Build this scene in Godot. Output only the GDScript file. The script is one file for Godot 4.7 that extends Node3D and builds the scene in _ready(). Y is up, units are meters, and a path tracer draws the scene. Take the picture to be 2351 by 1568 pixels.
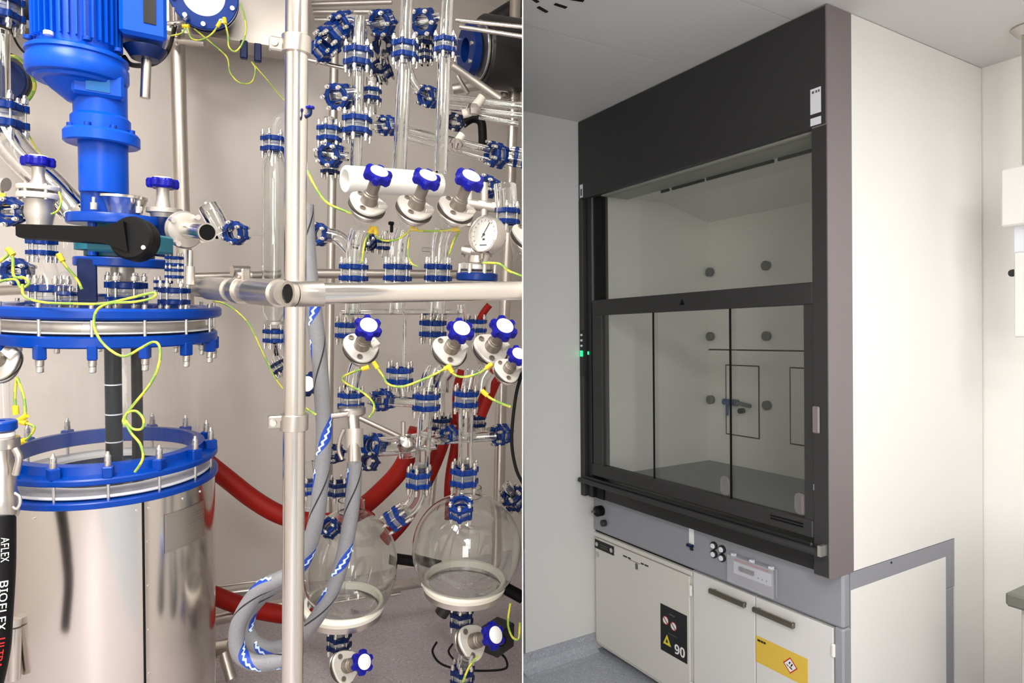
extends Node3D
# Left bay: glass process plant. Right bay: fume cupboard. A thin partition sheet stands between the bays.
const FOCAL := 1490.0
const CAM_H := 1.6
var cam_basis := Basis(Vector3(0.51410, -0.00913, -0.85768), Vector3(-0.00199, 0.99993, -0.01184), Vector3(0.85773, 0.00779, 0.51405)).orthonormalized()
var left_in_cam: Basis
var TL: Transform3D
var ID := Transform3D()
var M := {}
var taken := {}
var ab := {}
var cache := {}
var on_left := {}
var DD := 2.3
var rng := RandomNumberGenerator.new()

# ---------------------------------------------------------------- naming and nodes
func numbered(called):
	if not taken.has(called):
		taken[called] = 0
		return called
	taken[called] += 1
	return "%s_%03d" % [called, taken[called]]

func thing(frame, called, label, category, base = Vector3.ZERO, group = "", kind = ""):
	var o = Node3D.new()
	o.name = numbered(called)
	add_child(o)
	o.transform = frame * Transform3D(Basis(), base)
	o.set_meta("label", label)
	if category != "":
		o.set_meta("category", category)
	if group != "":
		o.set_meta("group", group)
	if kind != "":
		o.set_meta("kind", kind)
	ab[o] = Transform3D(Basis(), base)
	if frame != ID:
		on_left[o] = true
	return o

func struct_(frame, called, label, mesh, m, xf = Transform3D()):
	var o = MeshInstance3D.new()
	o.name = called
	o.mesh = mesh
	o.material_override = m
	add_child(o, true)
	o.transform = frame * xf
	o.set_meta("kind", "structure")
	o.set_meta("label", label)
	ab[o] = xf
	return o

func part(parent, called, mesh, m, xf = Transform3D(), label = ""):
	var o = MeshInstance3D.new()
	o.name = called
	o.mesh = mesh
	o.material_override = m
	parent.add_child(o, true)
	o.transform = ab[parent].affine_inverse() * xf
	ab[o] = xf
	if label != "":
		o.set_meta("label", label)
	return o

# ---------------------------------------------------------------- materials
func mat(key, c, rough = 0.5, metal = 0.0, spec = 0.5):
	var m = StandardMaterial3D.new()
	m.resource_name = key
	m.albedo_color = Color(c[0] / 255.0, c[1] / 255.0, c[2] / 255.0)
	m.roughness = rough
	m.metallic = metal
	m.metallic_specular = spec
	M[key] = m
	return m

func glass(key, c, alpha, rough = 0.0):
	var m = mat(key, c, rough)
	m.albedo_color.a = alpha
	m.transparency = BaseMaterial3D.TRANSPARENCY_ALPHA
	return m

func noise_tex(freq, c0, c1, seed_ = 1, size = 512, typ = FastNoiseLite.TYPE_SIMPLEX_SMOOTH, oct = 4):
	var n = FastNoiseLite.new()
	n.seed = seed_
	n.frequency = freq
	n.noise_type = typ
	n.fractal_octaves = oct
	var t = NoiseTexture2D.new()
	t.width = size
	t.height = size
	t.seamless = true
	t.noise = n
	var g = Gradient.new()
	g.set_color(0, Color(c0[0] / 255.0, c0[1] / 255.0, c0[2] / 255.0))
	g.set_color(1, Color(c1[0] / 255.0, c1[1] / 255.0, c1[2] / 255.0))
	t.color_ramp = g
	return t

func speckle(c, spots, seed_):
	# sheet vinyl: a plain ground with scattered chips of other tones
	rng.seed = seed_
	var im = Image.create(512, 512, false, Image.FORMAT_RGB8)
	im.fill(Color(c[0] / 255.0, c[1] / 255.0, c[2] / 255.0))
	for i in 5200:
		var s = spots[rng.randi() % spots.size()]
		var w = rng.randi_range(2, 6)
		im.fill_rect(Rect2i(rng.randi() % 512, rng.randi() % 512, w, rng.randi_range(2, 5)), Color(s[0] / 255.0, s[1] / 255.0, s[2] / 255.0))
	return ImageTexture.create_from_image(im)

# ---------------------------------------------------------------- meshes
func lathe(prof, seg = 24, sharp = 0.6):
	var st = SurfaceTool.new()
	st.begin(Mesh.PRIMITIVE_TRIANGLES)
	var grp = 0
	for i in prof.size() - 1:
		var p: Vector2 = prof[i]
		var q: Vector2 = prof[i + 1]
		if i > 0:
			var o: Vector2 = prof[i - 1]
			if absf((p - o).angle_to(q - p)) > sharp:
				grp += 1
		st.set_smooth_group(grp)
		for j in seg:
			var t0 = TAU * j / seg
			var t1 = TAU * (j + 1) / seg
			if j == seg - 1:
				t1 = 0.0
			var a = Vector3(p.x * cos(t0), p.y, p.x * sin(t0))
			var b = Vector3(q.x * cos(t0), q.y, q.x * sin(t0))
			var c = Vector3(q.x * cos(t1), q.y, q.x * sin(t1))
			var d = Vector3(p.x * cos(t1), p.y, p.x * sin(t1))
			if q.x > 1e-6:
				for v in [d, c, b]:
					st.add_vertex(v)
			if p.x > 1e-6:
				for v in [d, b, a]:
					st.add_vertex(v)
	st.generate_normals()
	return st.commit()

func cyl(r, h, seg = 20, bev = 0.0):
	# closed cylinder from y=0 to y=h
	if bev <= 0.0:
		return lathe([Vector2(0, 0), Vector2(r, 0), Vector2(r, h), Vector2(0, h)], seg)
	return lathe([Vector2(0, 0), Vector2(r - bev, 0), Vector2(r, bev), Vector2(r, h - bev), Vector2(r - bev, h), Vector2(0, h)], seg)

func ring(r0, r1, h, seg = 32, bev = 0.0):
	var b = bev if bev > 0.0 else minf(h, r1 - r0) * 0.12
	return lathe([Vector2(r0, 0), Vector2(r1 - b, 0), Vector2(r1, b), Vector2(r1, h - b), Vector2(r1 - b, h), Vector2(r0, h), Vector2(r0, 0)], seg)

func smooth(pts, n = 8):
	var out = []
	for i in pts.size() - 1:
		var a: Vector3 = pts[maxi(i - 1, 0)]
		var b: Vector3 = pts[i]
		var c: Vector3 = pts[i + 1]
		var d: Vector3 = pts[mini(i + 2, pts.size() - 1)]
		for k in n:
			out.append(b.cubic_interpolate(c, a, d, float(k) / n))
	out.append(pts[pts.size() - 1])
	return out

func tube(pts, rad, seg = 12, caps = true, cols = [], wall = 0.0):
	# swept round tube; rad is a number or one number per point; u runs round, v along in metres
	var st = SurfaceTool.new()
	st.begin(Mesh.PRIMITIVE_TRIANGLES)
	var n: int = pts.size()
	var tang = []
	for i in n:
		tang.append((pts[mini(i + 1, n - 1)] - pts[maxi(i - 1, 0)]).normalized())
	var up = Vector3.UP
	if absf(tang[0].dot(up)) > 0.9:
		up = Vector3.RIGHT
	var side: Vector3 = tang[0].cross(up).normalized()
	var rings = []
	var run = 0.0
	var runs = []
	for i in n:
		if i > 0:
			var q = Quaternion(tang[i - 1], tang[i]) if tang[i - 1].dot(tang[i]) > -0.999 else Quaternion()
			side = q * side
			side = (side - tang[i] * side.dot(tang[i])).normalized()
			run += pts[i].distance_to(pts[i - 1])
		runs.append(run)
		var bi: Vector3 = tang[i].cross(side)
		var r: float = rad[i] if rad is Array else rad
		var row = []
		for j in seg:
			var t = TAU * j / seg
			row.append(pts[i] + (side * cos(t) + bi * sin(t)) * r)
		rings.append(row)
	st.set_smooth_group(0)
	for i in n - 1:
		for j in seg:
			var k = (j + 1) % seg
			var quad = [rings[i][j], rings[i + 1][j], rings[i + 1][k], rings[i][k]]
			var uv = [Vector2(float(j) / seg, runs[i]), Vector2(float(j) / seg, runs[i + 1]), Vector2(float(j + 1) / seg, runs[i + 1]), Vector2(float(j + 1) / seg, runs[i])]
			for w in [0, 2, 1, 0, 3, 2]:
				if cols.size() > 0:
					st.set_color(cols[((j * cols.size()) / seg + i / 3) % cols.size()])
				st.set_uv(uv[w])
				st.add_vertex(quad[w])
	if caps:
		for e in [0, n - 1]:
			st.set_smooth_group(5 + e)
			for j in seg:
				var k = (j + 1) % seg
				var tri = [pts[e], rings[e][j], rings[e][k]] if e == 0 else [pts[e], rings[e][k], rings[e][j]]
				for v in tri:
					if cols.size() > 0:
						st.set_color(cols[0])
					st.set_uv(Vector2.ZERO)
					st.add_vertex(v)
	if wall > 0.0:
		# bore of a glass tube, faced the other way, and its ring-shaped ends
		var bore = []
		for i in n:
			var row = []
			for j in seg:
				row.append(pts[i] + (rings[i][j] - pts[i]) * (1.0 - wall))
			bore.append(row)
		st.set_smooth_group(20)
		for i in n - 1:
			for j in seg:
				var k = (j + 1) % seg
				for v in [bore[i][j], bore[i + 1][j], bore[i + 1][k], bore[i][j], bore[i + 1][k], bore[i][k]]:
					st.set_uv(Vector2.ZERO)
					st.add_vertex(v)
		for e in [0, n - 1]:
			st.set_smooth_group(30 + e)
			for j in seg:
				var k = (j + 1) % seg
				var q = [rings[e][j], rings[e][k], bore[e][k], bore[e][j]]
				for w in ([0, 1, 2, 0, 2, 3] if e == 0 else [0, 2, 1, 0, 3, 2]):
					st.set_uv(Vector2.ZERO)
					st.add_vertex(q[w])
	st.generate_normals()
	return st.commit()

func box(size, bev = 0.0):
	# chamfered box about its centre
	var key = "box%s%s" % [size, bev]
	if cache.has(key):
		return cache[key]
	var st = SurfaceTool.new()
	st.begin(Mesh.PRIMITIVE_TRIANGLES)
	box_into(st, size, bev, Vector3.ZERO)
	st.generate_normals()
	cache[key] = st.commit()
	return cache[key]

func fan(st, pts, mid):
	for i in range(1, pts.size() - 1):
		var a: Vector3 = pts[0]
		var b: Vector3 = pts[i]
		var c: Vector3 = pts[i + 1]
		var nrm = (b - a).cross(c - a)
		var t = [a, c, b] if nrm.dot((a + b + c) / 3.0 - mid) > 0.0 else [a, b, c]
		for v in t:
			st.add_vertex(v)

func box_into(st, size, bev, at):
	st.set_smooth_group(-1)
	var h: Vector3 = size * 0.5
	var b = minf(bev, minf(h.x, minf(h.y, h.z)) * 0.9)
	var g = func(sx, sy, sz, ax):
		var p = Vector3(sx * h.x, sy * h.y, sz * h.z)
		var cut = Vector3(sx * b, sy * b, sz * b)
		cut[ax] = 0.0
		return at + p - cut
	for ax in 3:
		for s in [-1.0, 1.0]:
			var q = []
			for e in [[-1.0, -1.0], [1.0, -1.0], [1.0, 1.0], [-1.0, 1.0]]:
				var v = [0.0, 0.0, 0.0]
				v[ax] = s
				v[(ax + 1) % 3] = e[0]
				v[(ax + 2) % 3] = e[1]
				q.append(g.call(v[0], v[1], v[2], ax))
			fan(st, q, at)
	if b <= 0.0:
		return
	for ax in 3:
		var ay = (ax + 1) % 3
		var az = (ax + 2) % 3
		for e in [[-1.0, -1.0], [1.0, -1.0], [1.0, 1.0], [-1.0, 1.0]]:
			var q = []
			for k in [[-1.0, ay], [1.0, ay], [1.0, az], [-1.0, az]]:
				var v = [0.0, 0.0, 0.0]
				v[ax] = k[0]
				v[ay] = e[0]
				v[az] = e[1]
				q.append(g.call(v[0], v[1], v[2], k[1]))
			fan(st, q, at)
	for sx in [-1.0, 1.0]:
		for sy in [-1.0, 1.0]:
			for sz in [-1.0, 1.0]:
				fan(st, [g.call(sx, sy, sz, 0), g.call(sx, sy, sz, 1), g.call(sx, sy, sz, 2)], at)

func boxes(list, bev = 0.0):
	# one part made of several blocks that belong together: [[centre, size], ...]
	var st = SurfaceTool.new()
	st.begin(Mesh.PRIMITIVE_TRIANGLES)
	for e in list:
		box_into(st, e[1], bev, e[0])
	st.generate_normals()
	return st.commit()

func prism(poly, h, ch = 0.0, smooth_side = false):
	# outline in x,z lifted along y from 0 to h; ch shrinks top and bottom outlines for a rounded rim
	var st = SurfaceTool.new()
	st.begin(Mesh.PRIMITIVE_TRIANGLES)
	var pp = PackedVector2Array(poly)
	if not Geometry2D.is_polygon_clockwise(pp):
		pp.reverse()
	var idx = Geometry2D.triangulate_polygon(pp)
	var n = pp.size()
	var lev = [[0.0, 1.0 - ch], [h * 0.22, 1.0], [h * 0.78, 1.0], [h, 1.0 - ch]] if ch > 0.0 else [[0.0, 1.0], [h, 1.0]]
	for l in lev.size() - 1:
		st.set_smooth_group(l + 1 if smooth_side else -1)
		for i in n:
			var k = (i + 1) % n
			var a = Vector3(pp[i].x * lev[l][1], lev[l][0], pp[i].y * lev[l][1])
			var b = Vector3(pp[k].x * lev[l][1], lev[l][0], pp[k].y * lev[l][1])
			var c = Vector3(pp[k].x * lev[l + 1][1], lev[l + 1][0], pp[k].y * lev[l + 1][1])
			var d = Vector3(pp[i].x * lev[l + 1][1], lev[l + 1][0], pp[i].y * lev[l + 1][1])
			for v in [a, c, b, a, d, c]:
				st.add_vertex(v)
	st.set_smooth_group(-1)
	for e in [0, lev.size() - 1]:
		for t in range(0, idx.size(), 3):
			var tri = []
			for w in 3:
				var p: Vector2 = pp[idx[t + w]] * lev[e][1]
				tri.append(Vector3(p.x, lev[e][0], p.y))
			var nrm: Vector3 = (tri[1] - tri[0]).cross(tri[2] - tri[0])
			var want = -1.0 if e == 0 else 1.0
			if nrm.y * want > 0.0:
				tri = [tri[0], tri[2], tri[1]]
			for v in tri:
				st.add_vertex(v)
	st.generate_normals()
	return st.commit()

func lobes(r, n, depth, pts = 60):
	var out = []
	for i in pts:
		var t = TAU * i / pts
		var w = cos(n * t)
		out.append(Vector2(cos(t), sin(t)) * r * (1.0 - depth * (0.5 - 0.5 * tanh(3.0 * w) / tanh(3.0))))
	return out

func rounded(w, h, r, k = 4):
	var out = []
	for c in [[w / 2 - r, h / 2 - r, 0.0], [-w / 2 + r, h / 2 - r, PI / 2], [-w / 2 + r, -h / 2 + r, PI], [w / 2 - r, -h / 2 + r, PI * 1.5]]:
		for i in k + 1:
			var t: float = c[2] + PI / 2 * i / k
			out.append(Vector2(c[0] + r * cos(t), c[1] + r * sin(t)))
	return out

func align(dir, at, s = 1.0):
	# transform that takes +y to dir
	var y: Vector3 = dir.normalized()
	var x = y.cross(Vector3(0, 0, 1) if absf(y.z) < 0.9 else Vector3(1, 0, 0)).normalized()
	var z = x.cross(y)
	return Transform3D(Basis(x, y, z).scaled_local(Vector3.ONE * s) if s != 1.0 else Basis(x, y, z), at)

func lettering(text, size, depth = 0.0006, font = "Droid Sans", bold = false):
	var t = TextMesh.new()
	var f = SystemFont.new()
	f.font_names = PackedStringArray([font])
	f.font_weight = 700 if bold else 400
	t.font = f
	t.text = text
	t.font_size = 64
	t.pixel_size = size / 64.0
	t.depth = depth
	return t

# ---------------------------------------------------------------- pixel and depth of the photograph to a point of the left bay
func Q(u, v, d):
	var c = Vector3((u - 1175.5) / FOCAL * d, -(v - 784.0) / FOCAL * d, -d)
	return left_in_cam.transposed() * c + Vector3(0, CAM_H, 0)

func pt(a):
	return Q(a[0], a[1], a[2] if a.size() > 2 else DD)

func px(n, d = -1.0):
	return n * (d if d > 0.0 else DD) / FOCAL

func camdir(r, u, t):
	# right, up, towards the viewer, as a direction of the left bay
	return (left_in_cam.transposed() * Vector3(r, u, t)).normalized()

func clip_mesh(mesh, plane):
	# keep the part of a mesh under a plane
	var st = SurfaceTool.new()
	st.begin(Mesh.PRIMITIVE_TRIANGLES)
	var any = false
	for s in mesh.get_surface_count():
		var arr: Array = mesh.surface_get_arrays(s)
		var vs: PackedVector3Array = arr[Mesh.ARRAY_VERTEX]
		var ns: PackedVector3Array = arr[Mesh.ARRAY_NORMAL]
		var us = arr[Mesh.ARRAY_TEX_UV]
		var cs = arr[Mesh.ARRAY_COLOR]
		var ix = arr[Mesh.ARRAY_INDEX]
		var n: int = ix.size() if ix != null and ix.size() > 0 else vs.size()
		for t in range(0, n, 3):
			var poly = []
			for w in 3:
				var i: int = ix[t + w] if ix != null and ix.size() > 0 else t + w
				poly.append([vs[i], ns[i], us[i] if us != null and us.size() > 0 else Vector2.ZERO, cs[i] if cs != null and cs.size() > 0 else Color.WHITE])
			var out = []
			for w in 3:
				var p: Array = poly[w]
				var q: Array = poly[(w + 1) % 3]
				var dp: float = plane.distance_to(p[0])
				var dq: float = plane.distance_to(q[0])
				if dp <= 0.0:
					out.append(p)
				if (dp < 0.0 and dq > 0.0) or (dp > 0.0 and dq < 0.0):
					var f = dp / (dp - dq)
					out.append([p[0].lerp(q[0], f), p[1].lerp(q[1], f), p[2].lerp(q[2], f), p[3].lerp(q[3], f)])
			for w in range(1, out.size() - 1):
				for e in [out[0], out[w], out[w + 1]]:
					any = true
					st.set_normal(e[1])
					st.set_uv(e[2])
					st.set_color(e[3])
					st.add_vertex(e[0])
	return st.commit() if any else null

func end_at_partition(left):
	# pipes and fittings that meet the partition sheet stop at its face
	var k = (1200.0 - 1175.5) / FOCAL
	var nrm = (cam_basis * Vector3(1, 0, k)).normalized() * (1.0 if left else -1.0)
	var pl = Plane(nrm, Vector3(0, CAM_H, 0) - nrm * 0.0012)
	for t in get_children():
		if not t is Node3D or t is Camera3D or t.get_meta("kind", "") == "structure" or on_left.has(t) != left:
			continue
		var list = t.find_children("*", "MeshInstance3D", true, false)
		for o in list:
			if not is_instance_valid(o) or o.is_queued_for_deletion():
				continue
			var g: Transform3D = t.transform
			var chain = []
			var q = o
			while q != t:
				chain.push_front(q.transform)
				q = q.get_parent()
			for c in chain:
				g = g * c
			var box_: AABB = g * o.mesh.get_aabb()
			var hi = -1e9
			for c in 8:
				hi = maxf(hi, pl.distance_to(box_.get_endpoint(c)))
			if hi <= 0.0:
				continue
			var cutm = clip_mesh(o.mesh, g.affine_inverse() * pl)
			if cutm == null:
				if o.get_child_count() == 0:
					o.get_parent().remove_child(o)
					o.free()
				else:
					o.mesh = null
			else:
				o.mesh = cutm

func _ready():
	# ------------------------------------------------------------ camera, environment, lights
	var down = Vector3(-621, -19400, -1490).normalized()
	var upv = -down
	var fw = (Vector3(0, 0, -1) - upv * Vector3(0, 0, -1).dot(upv)).normalized()
	var rt = fw.cross(upv)
	var yaw = deg_to_rad(25.5)
	var ax = rt * cos(yaw) + fw * sin(yaw)
	left_in_cam = Basis(ax, upv, ax.cross(upv))
	var bl = cam_basis * left_in_cam
	TL = Transform3D(bl, Vector3(0, CAM_H, 0) - bl * Vector3(0, CAM_H, 0))
	var cam = Camera3D.new()
	cam.name = "camera"
	add_child(cam)
	cam.transform = Transform3D(cam_basis, Vector3(0, CAM_H, 0))
	cam.fov = rad_to_deg(2.0 * atan(784.0 / FOCAL))
	cam.near = 0.05
	cam.far = 60.0
	cam.current = true
	var env = Environment.new()
	env.background_mode = Environment.BG_COLOR
	env.background_color = Color(0.35, 0.35, 0.36)
	env.tonemap_mode = Environment.TONE_MAPPER_LINEAR
	env.tonemap_exposure = 1.0
	env.sdfgi_enabled = true
	env.ssao_enabled = true
	env.ssil_enabled = true
	var we = WorldEnvironment.new()
	we.name = "world_environment"
	we.environment = env
	add_child(we)
	materials()
	# ceiling lamps: centre, size, energy, colour, frame
	lamp(TL, Vector3(-0.75, 3.17, -1.15), Vector2(0.6, 1.2), 7.6, Color(1.0, 0.985, 0.96), "bright ceiling panel lamp over the reactor aisle")
	lamp(TL, Vector3(0.55, 3.17, -0.75), Vector2(0.6, 1.2), 7.6, Color(1.0, 0.985, 0.96), "bright ceiling panel lamp over the glass flask bay")
	lamp(ID, Vector3(0.15, 2.65, -1.75), Vector2(0.6, 1.2), 2.6, Color(1.0, 0.998, 0.99), "bright ceiling panel lamp beside the fume cupboard")
	lamp(ID, Vector3(0.9, 2.65, 0.3), Vector2(1.2, 0.6), 6.0, Color(1.0, 0.998, 0.99), "bright ceiling panel lamp facing the fume cupboard")
	added_window("added_window_1", Vector3(-0.2, 0.15, 2.74), Vector2(1.3, 2.0), 5.0, "wide added glowing pane opposite the reactor")
	added_window("added_window_2", Vector3(-2.4, 0.15, 2.74), Vector2(0.9, 2.0), 3.6, "tall added glowing pane opposite the reactor, near the side wall")
	shell()
	fume_bay()
	plant_bay()
	end_at_partition(true)

func lamp(frame, at, size, energy, col, label):
	var t = thing(frame, "panel_lamp", label, "lamp", at)
	part(t, "lamp_frame", boxes([[Vector3(size.x / 2 + 0.012, 0, 0), Vector3(0.024, 0.03, size.y + 0.048)], [Vector3(-size.x / 2 - 0.012, 0, 0), Vector3(0.024, 0.03, size.y + 0.048)], [Vector3(0, 0, size.y / 2 + 0.012), Vector3(size.x, 0.03, 0.024)], [Vector3(0, 0, -size.y / 2 - 0.012), Vector3(size.x, 0.03, 0.024)]]), M.white_paint, Transform3D(Basis(), at))
	var glow = mat("lamp_glow", [255, 255, 255], 0.6)
	glow.emission_enabled = true
	glow.emission = col
	glow.emission_energy_multiplier = 2.5
	part(t, "lamp_diffuser", box(Vector3(size.x, 0.008, size.y)), glow, Transform3D(Basis(), at + Vector3(0, 0.004, 0)))
	var l = AreaLight3D.new()
	l.name = "panel_light"
	t.add_child(l, true)
	l.transform = Transform3D(Basis(Vector3(1, 0, 0), -PI / 2), Vector3(0, -0.004, 0))
	l.area_size = size
	l.light_energy = energy
	l.light_color = col
	l.shadow_enabled = true
	l.area_range = 12.0
	l.area_attenuation = 2.0

func added_window(called, at, size, energy, label):
	# added unseen source: glowing pane for bright bands on steel and front fill
	var cb = Transform3D(cam_basis, Vector3(0, CAM_H, 0))
	var col = Color(1.0, 0.995, 0.98)
	var glow = mat("added_glow_pane", [255, 255, 255], 0.5)
	glow.emission_enabled = true
	glow.emission = col
	glow.emission_energy_multiplier = 2.6
	var o = struct_(ID, called, label, boxes([[Vector3(size.x / 2 + 0.03, 0, 0), Vector3(0.06, size.y + 0.12, 0.06)], [Vector3(-size.x / 2 - 0.03, 0, 0), Vector3(0.06, size.y + 0.12, 0.06)], [Vector3(0, size.y / 2 + 0.03, 0), Vector3(size.x, 0.06, 0.06)], [Vector3(0, -size.y / 2 - 0.03, 0), Vector3(size.x, 0.06, 0.06)]]), M.white_paint, cb * Transform3D(Basis(), at))
	part(o, "added_pane", box(Vector3(size.x, size.y, 0.006)), glow, cb * Transform3D(Basis(), at))
	var l = AreaLight3D.new()
	l.name = "added_light"
	o.add_child(l, true)
	l.transform = Transform3D(Basis(), Vector3(0, 0, -0.008))
	l.area_size = size
	l.light_energy = energy
	l.light_color = col
	l.shadow_enabled = true
	l.area_range = 12.0
	l.area_attenuation = 2.0

func materials():
	mat("white_paint", [232, 230, 226], 0.55)
	mat("wall_left", [208, 201, 194], 0.7)
	mat("wall_right", [212, 211, 209], 0.6)
	mat("ceiling_right", [212, 210, 208], 0.6)
	mat("ceiling_joint", [232, 231, 228], 0.6)
	mat("floor_left", [255, 255, 255], 0.45).albedo_texture = speckle([176, 168, 172], [[158, 150, 155], [190, 182, 186], [168, 160, 166], [198, 192, 196], [150, 144, 150]], 11)
	M.floor_left.uv1_triplanar = true
	M.floor_left.uv1_scale = Vector3(1.6, 1.6, 1.6)
	mat("floor_right", [255, 255, 255], 0.45).albedo_texture = speckle([160, 164, 172], [[140, 144, 154], [176, 180, 188], [150, 154, 163], [186, 190, 196]], 12)
	M.floor_right.uv1_triplanar = true
	M.floor_right.uv1_scale = Vector3(1.6, 1.6, 1.6)
	mat("anthracite", [45, 45, 46], 0.55)
	mat("anthracite_dark", [28, 28, 29], 0.45)
	mat("trim_mauve", [128, 119, 121], 0.45, 0.2)
	mat("panel_grey", [146, 147, 154], 0.5)
	mat("worktop_grey", [120, 123, 128], 0.4)
	mat("cream_door", [212, 208, 202], 0.5)
	mat("white_door", [218, 216, 214], 0.45)
	mat("hood_white", [224, 224, 216], 0.5)
	mat("side_white", [234, 232, 228], 0.5)
	mat("black", [10, 10, 11], 0.5, 0.0, 0.3)
	mat("black_gloss", [14, 14, 15], 0.25)
	mat("handle_bronze", [112, 106, 94], 0.35, 0.7)
	mat("label_white", [226, 228, 236], 0.5)
	mat("label_yellow", [222, 186, 70], 0.5)
	mat("sign_yellow", [226, 205, 60], 0.5)
	mat("sign_red", [190, 48, 40], 0.5)
	mat("ink", [24, 24, 26], 0.6)
	mat("silver", [205, 203, 200], 0.3, 0.9)
	mat("bench_top", [96, 97, 90], 0.45)
	mat("bench_grey", [170, 164, 160], 0.5)
	mat("knob_dark", [92, 93, 90], 0.5)
	mat("tap_blue", [40, 70, 120], 0.4)
	mat("lintel_grey", [150, 153, 143], 0.6)
	glass("sash_glass", [84, 92, 82], 0.04)
	glass("grip_clear", [150, 146, 142], 0.22, 0.1)
	glass("cover_clear", [225, 225, 232], 0.22, 0.05)
	var led = mat("led_green", [40, 230, 150], 0.4)
	led.emission_enabled = true
	led.emission = Color(0.1, 0.95, 0.5)
	led.emission_energy_multiplier = 1.6
	# plant
	mat("steel", [222, 217, 210], 0.17, 1.0)
	mat("steel_satin", [204, 198, 190], 0.3, 1.0)
	mat("steel_dark", [204, 198, 190], 0.42, 1.0)
	mat("cast_steel", [196, 190, 182], 0.45, 0.75)
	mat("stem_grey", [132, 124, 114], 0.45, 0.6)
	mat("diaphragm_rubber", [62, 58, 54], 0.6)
	mat("valve_white", [226, 222, 214], 0.35, 0.35)
	mat("bolt_chrome", [226, 224, 220], 0.25, 0.9)
	mat("flange_blue", [3, 42, 112], 0.3, 0.0, 0.35)
	mat("flange_navy", [4, 26, 74], 0.35, 0.0, 0.35)
	mat("motor_blue", [0, 72, 186], 0.35, 0.0, 0.35)
	mat("ring_blue", [0, 58, 152], 0.3, 0.0, 0.35)
	mat("knob_blue", [10, 14, 136], 0.35, 0.0, 0.35)
	mat("teal", [14, 98, 118], 0.4)
	mat("cap_white", [240, 240, 240], 0.4)
	mat("ptfe", [240, 238, 233], 0.45)
	mat("gasket", [222, 216, 206], 0.5)
	mat("cork_ring", [232, 228, 214], 0.5)
	mat("rubber_red", [138, 20, 12], 0.5, 0.0, 0.3)
	mat("rubber_black", [12, 12, 13], 0.55, 0.0, 0.3)
	mat("shaft_dark", [14, 14, 24], 0.3, 0.1, 0.3)
	mat("wire_lug", [236, 200, 40], 0.5)
	mat("wire_yellow", [255, 255, 255], 0.45).vertex_color_use_as_albedo = true
	mat("plate_blue", [20, 88, 150], 0.3, 0.5)
	mat("gauge_face", [238, 236, 230], 0.4)
	mat("gauge_ink", [60, 58, 58], 0.5)
	mat("drum_black", [30, 28, 30], 0.4)
	mat("text_white", [235, 235, 235], 0.5)
	mat("text_red", [196, 36, 40], 0.5)
	glass("pipe_glass", [225, 228, 226], 0.02)
	glass("vessel_glass", [220, 222, 216], 0.015).metallic_specular = 0.3
	var solid = mat("flask_glass", [250, 252, 250], 0.0)
	solid.albedo_color.a = 0.0
	solid.refraction_enabled = true
	solid.refraction_scale = 0.047
	glass("ground_glass", [200, 204, 204], 0.25, 0.2)
	mat("hose_print", [255, 255, 255], 0.5).albedo_texture = hose_print()
	M.hose_print.uv1_scale = Vector3(1, 2.7, 1)

func hose_print():
	# woven hose sleeve: grey ground, blue flashes with a white zigzag thread, a black tracer thread
	var im = Image.create(128, 512, false, Image.FORMAT_RGB8)
	im.fill(Color(0.50, 0.50, 0.52))
	rng.seed = 5
	for i in 1500:
		var g = rng.randf_range(0.44, 0.56)
		im.fill_rect(Rect2i(rng.randi() % 128, rng.randi() % 512, 2, 3), Color(g, g, g * 1.02))
	for k in 2:
		for y in 200:
			var yy = k * 256 + y + 20
			var c = int(k * 64 + 20 + y * 0.32) % 128
			var w = int(34.0 * sin(PI * y / 200.0)) + 2
			for x in w:
				im.set_pixel((c + x - w / 2 + 256) % 128, yy, Color(0.07, 0.25, 0.66))
			var z: int = absi((y % 24) - 12)
			for x in 7:
				im.set_pixel((c + z / 2 + x - 3 + 256) % 128, yy, Color(0.82, 0.91, 0.99))
	for y in 512:
		for x in 4:
			im.set_pixel((int(100 + y * 0.25) + x) % 128, y, Color(0.06, 0.06, 0.07))
	return ImageTexture.create_from_image(im)

# ---------------------------------------------------------------- the two rooms
func cut(frame, poly, y, keep_right):
	# keep the part of a floor or ceiling outline on one side of the partition
	var inv: Transform3D = frame.affine_inverse()
	var eye: Vector3 = inv * Vector3(0, CAM_H, 0)
	var pts = []
	for v in [-900.0, 2400.0]:
		var d: Vector3 = inv.basis * (cam_basis * Vector3((1200.0 - 1175.5) / FOCAL, -(v - 784.0) / FOCAL, -1.0))
		pts.append(d)
	var nrm: Vector3 = pts[0].cross(pts[1]).normalized()
	# the partition plane meets the level y in a line
	var dir = Vector2(-nrm.z, nrm.x).normalized()
	var n2 = Vector2(nrm.x, nrm.z)
	var at = n2 * (nrm.dot(eye) - nrm.y * y) / n2.length_squared()
	var rgt: Vector3 = inv.basis * (cam_basis * Vector3(1, 0, 0))
	var side = n2.normalized()
	if (side.dot(Vector2(rgt.x, rgt.z)) > 0.0) != keep_right:
		side = -side
	var half = PackedVector2Array([at - dir * 30, at + dir * 30, at + dir * 30 + side * 30, at - dir * 30 + side * 30])
	var res = Geometry2D.intersect_polygons(PackedVector2Array(poly), half)
	return res[0]

func rect(x0, z0, x1, z1):
	return [Vector2(x0, z0), Vector2(x1, z0), Vector2(x1, z1), Vector2(x0, z1)]

func span(a, b):
	return box((b - a).abs())

func block(frame, called, label, a, b, m):
	return struct_(frame, called, label, box((b - a).abs()), m, Transform3D(Basis(), (a + b) / 2.0))

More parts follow.
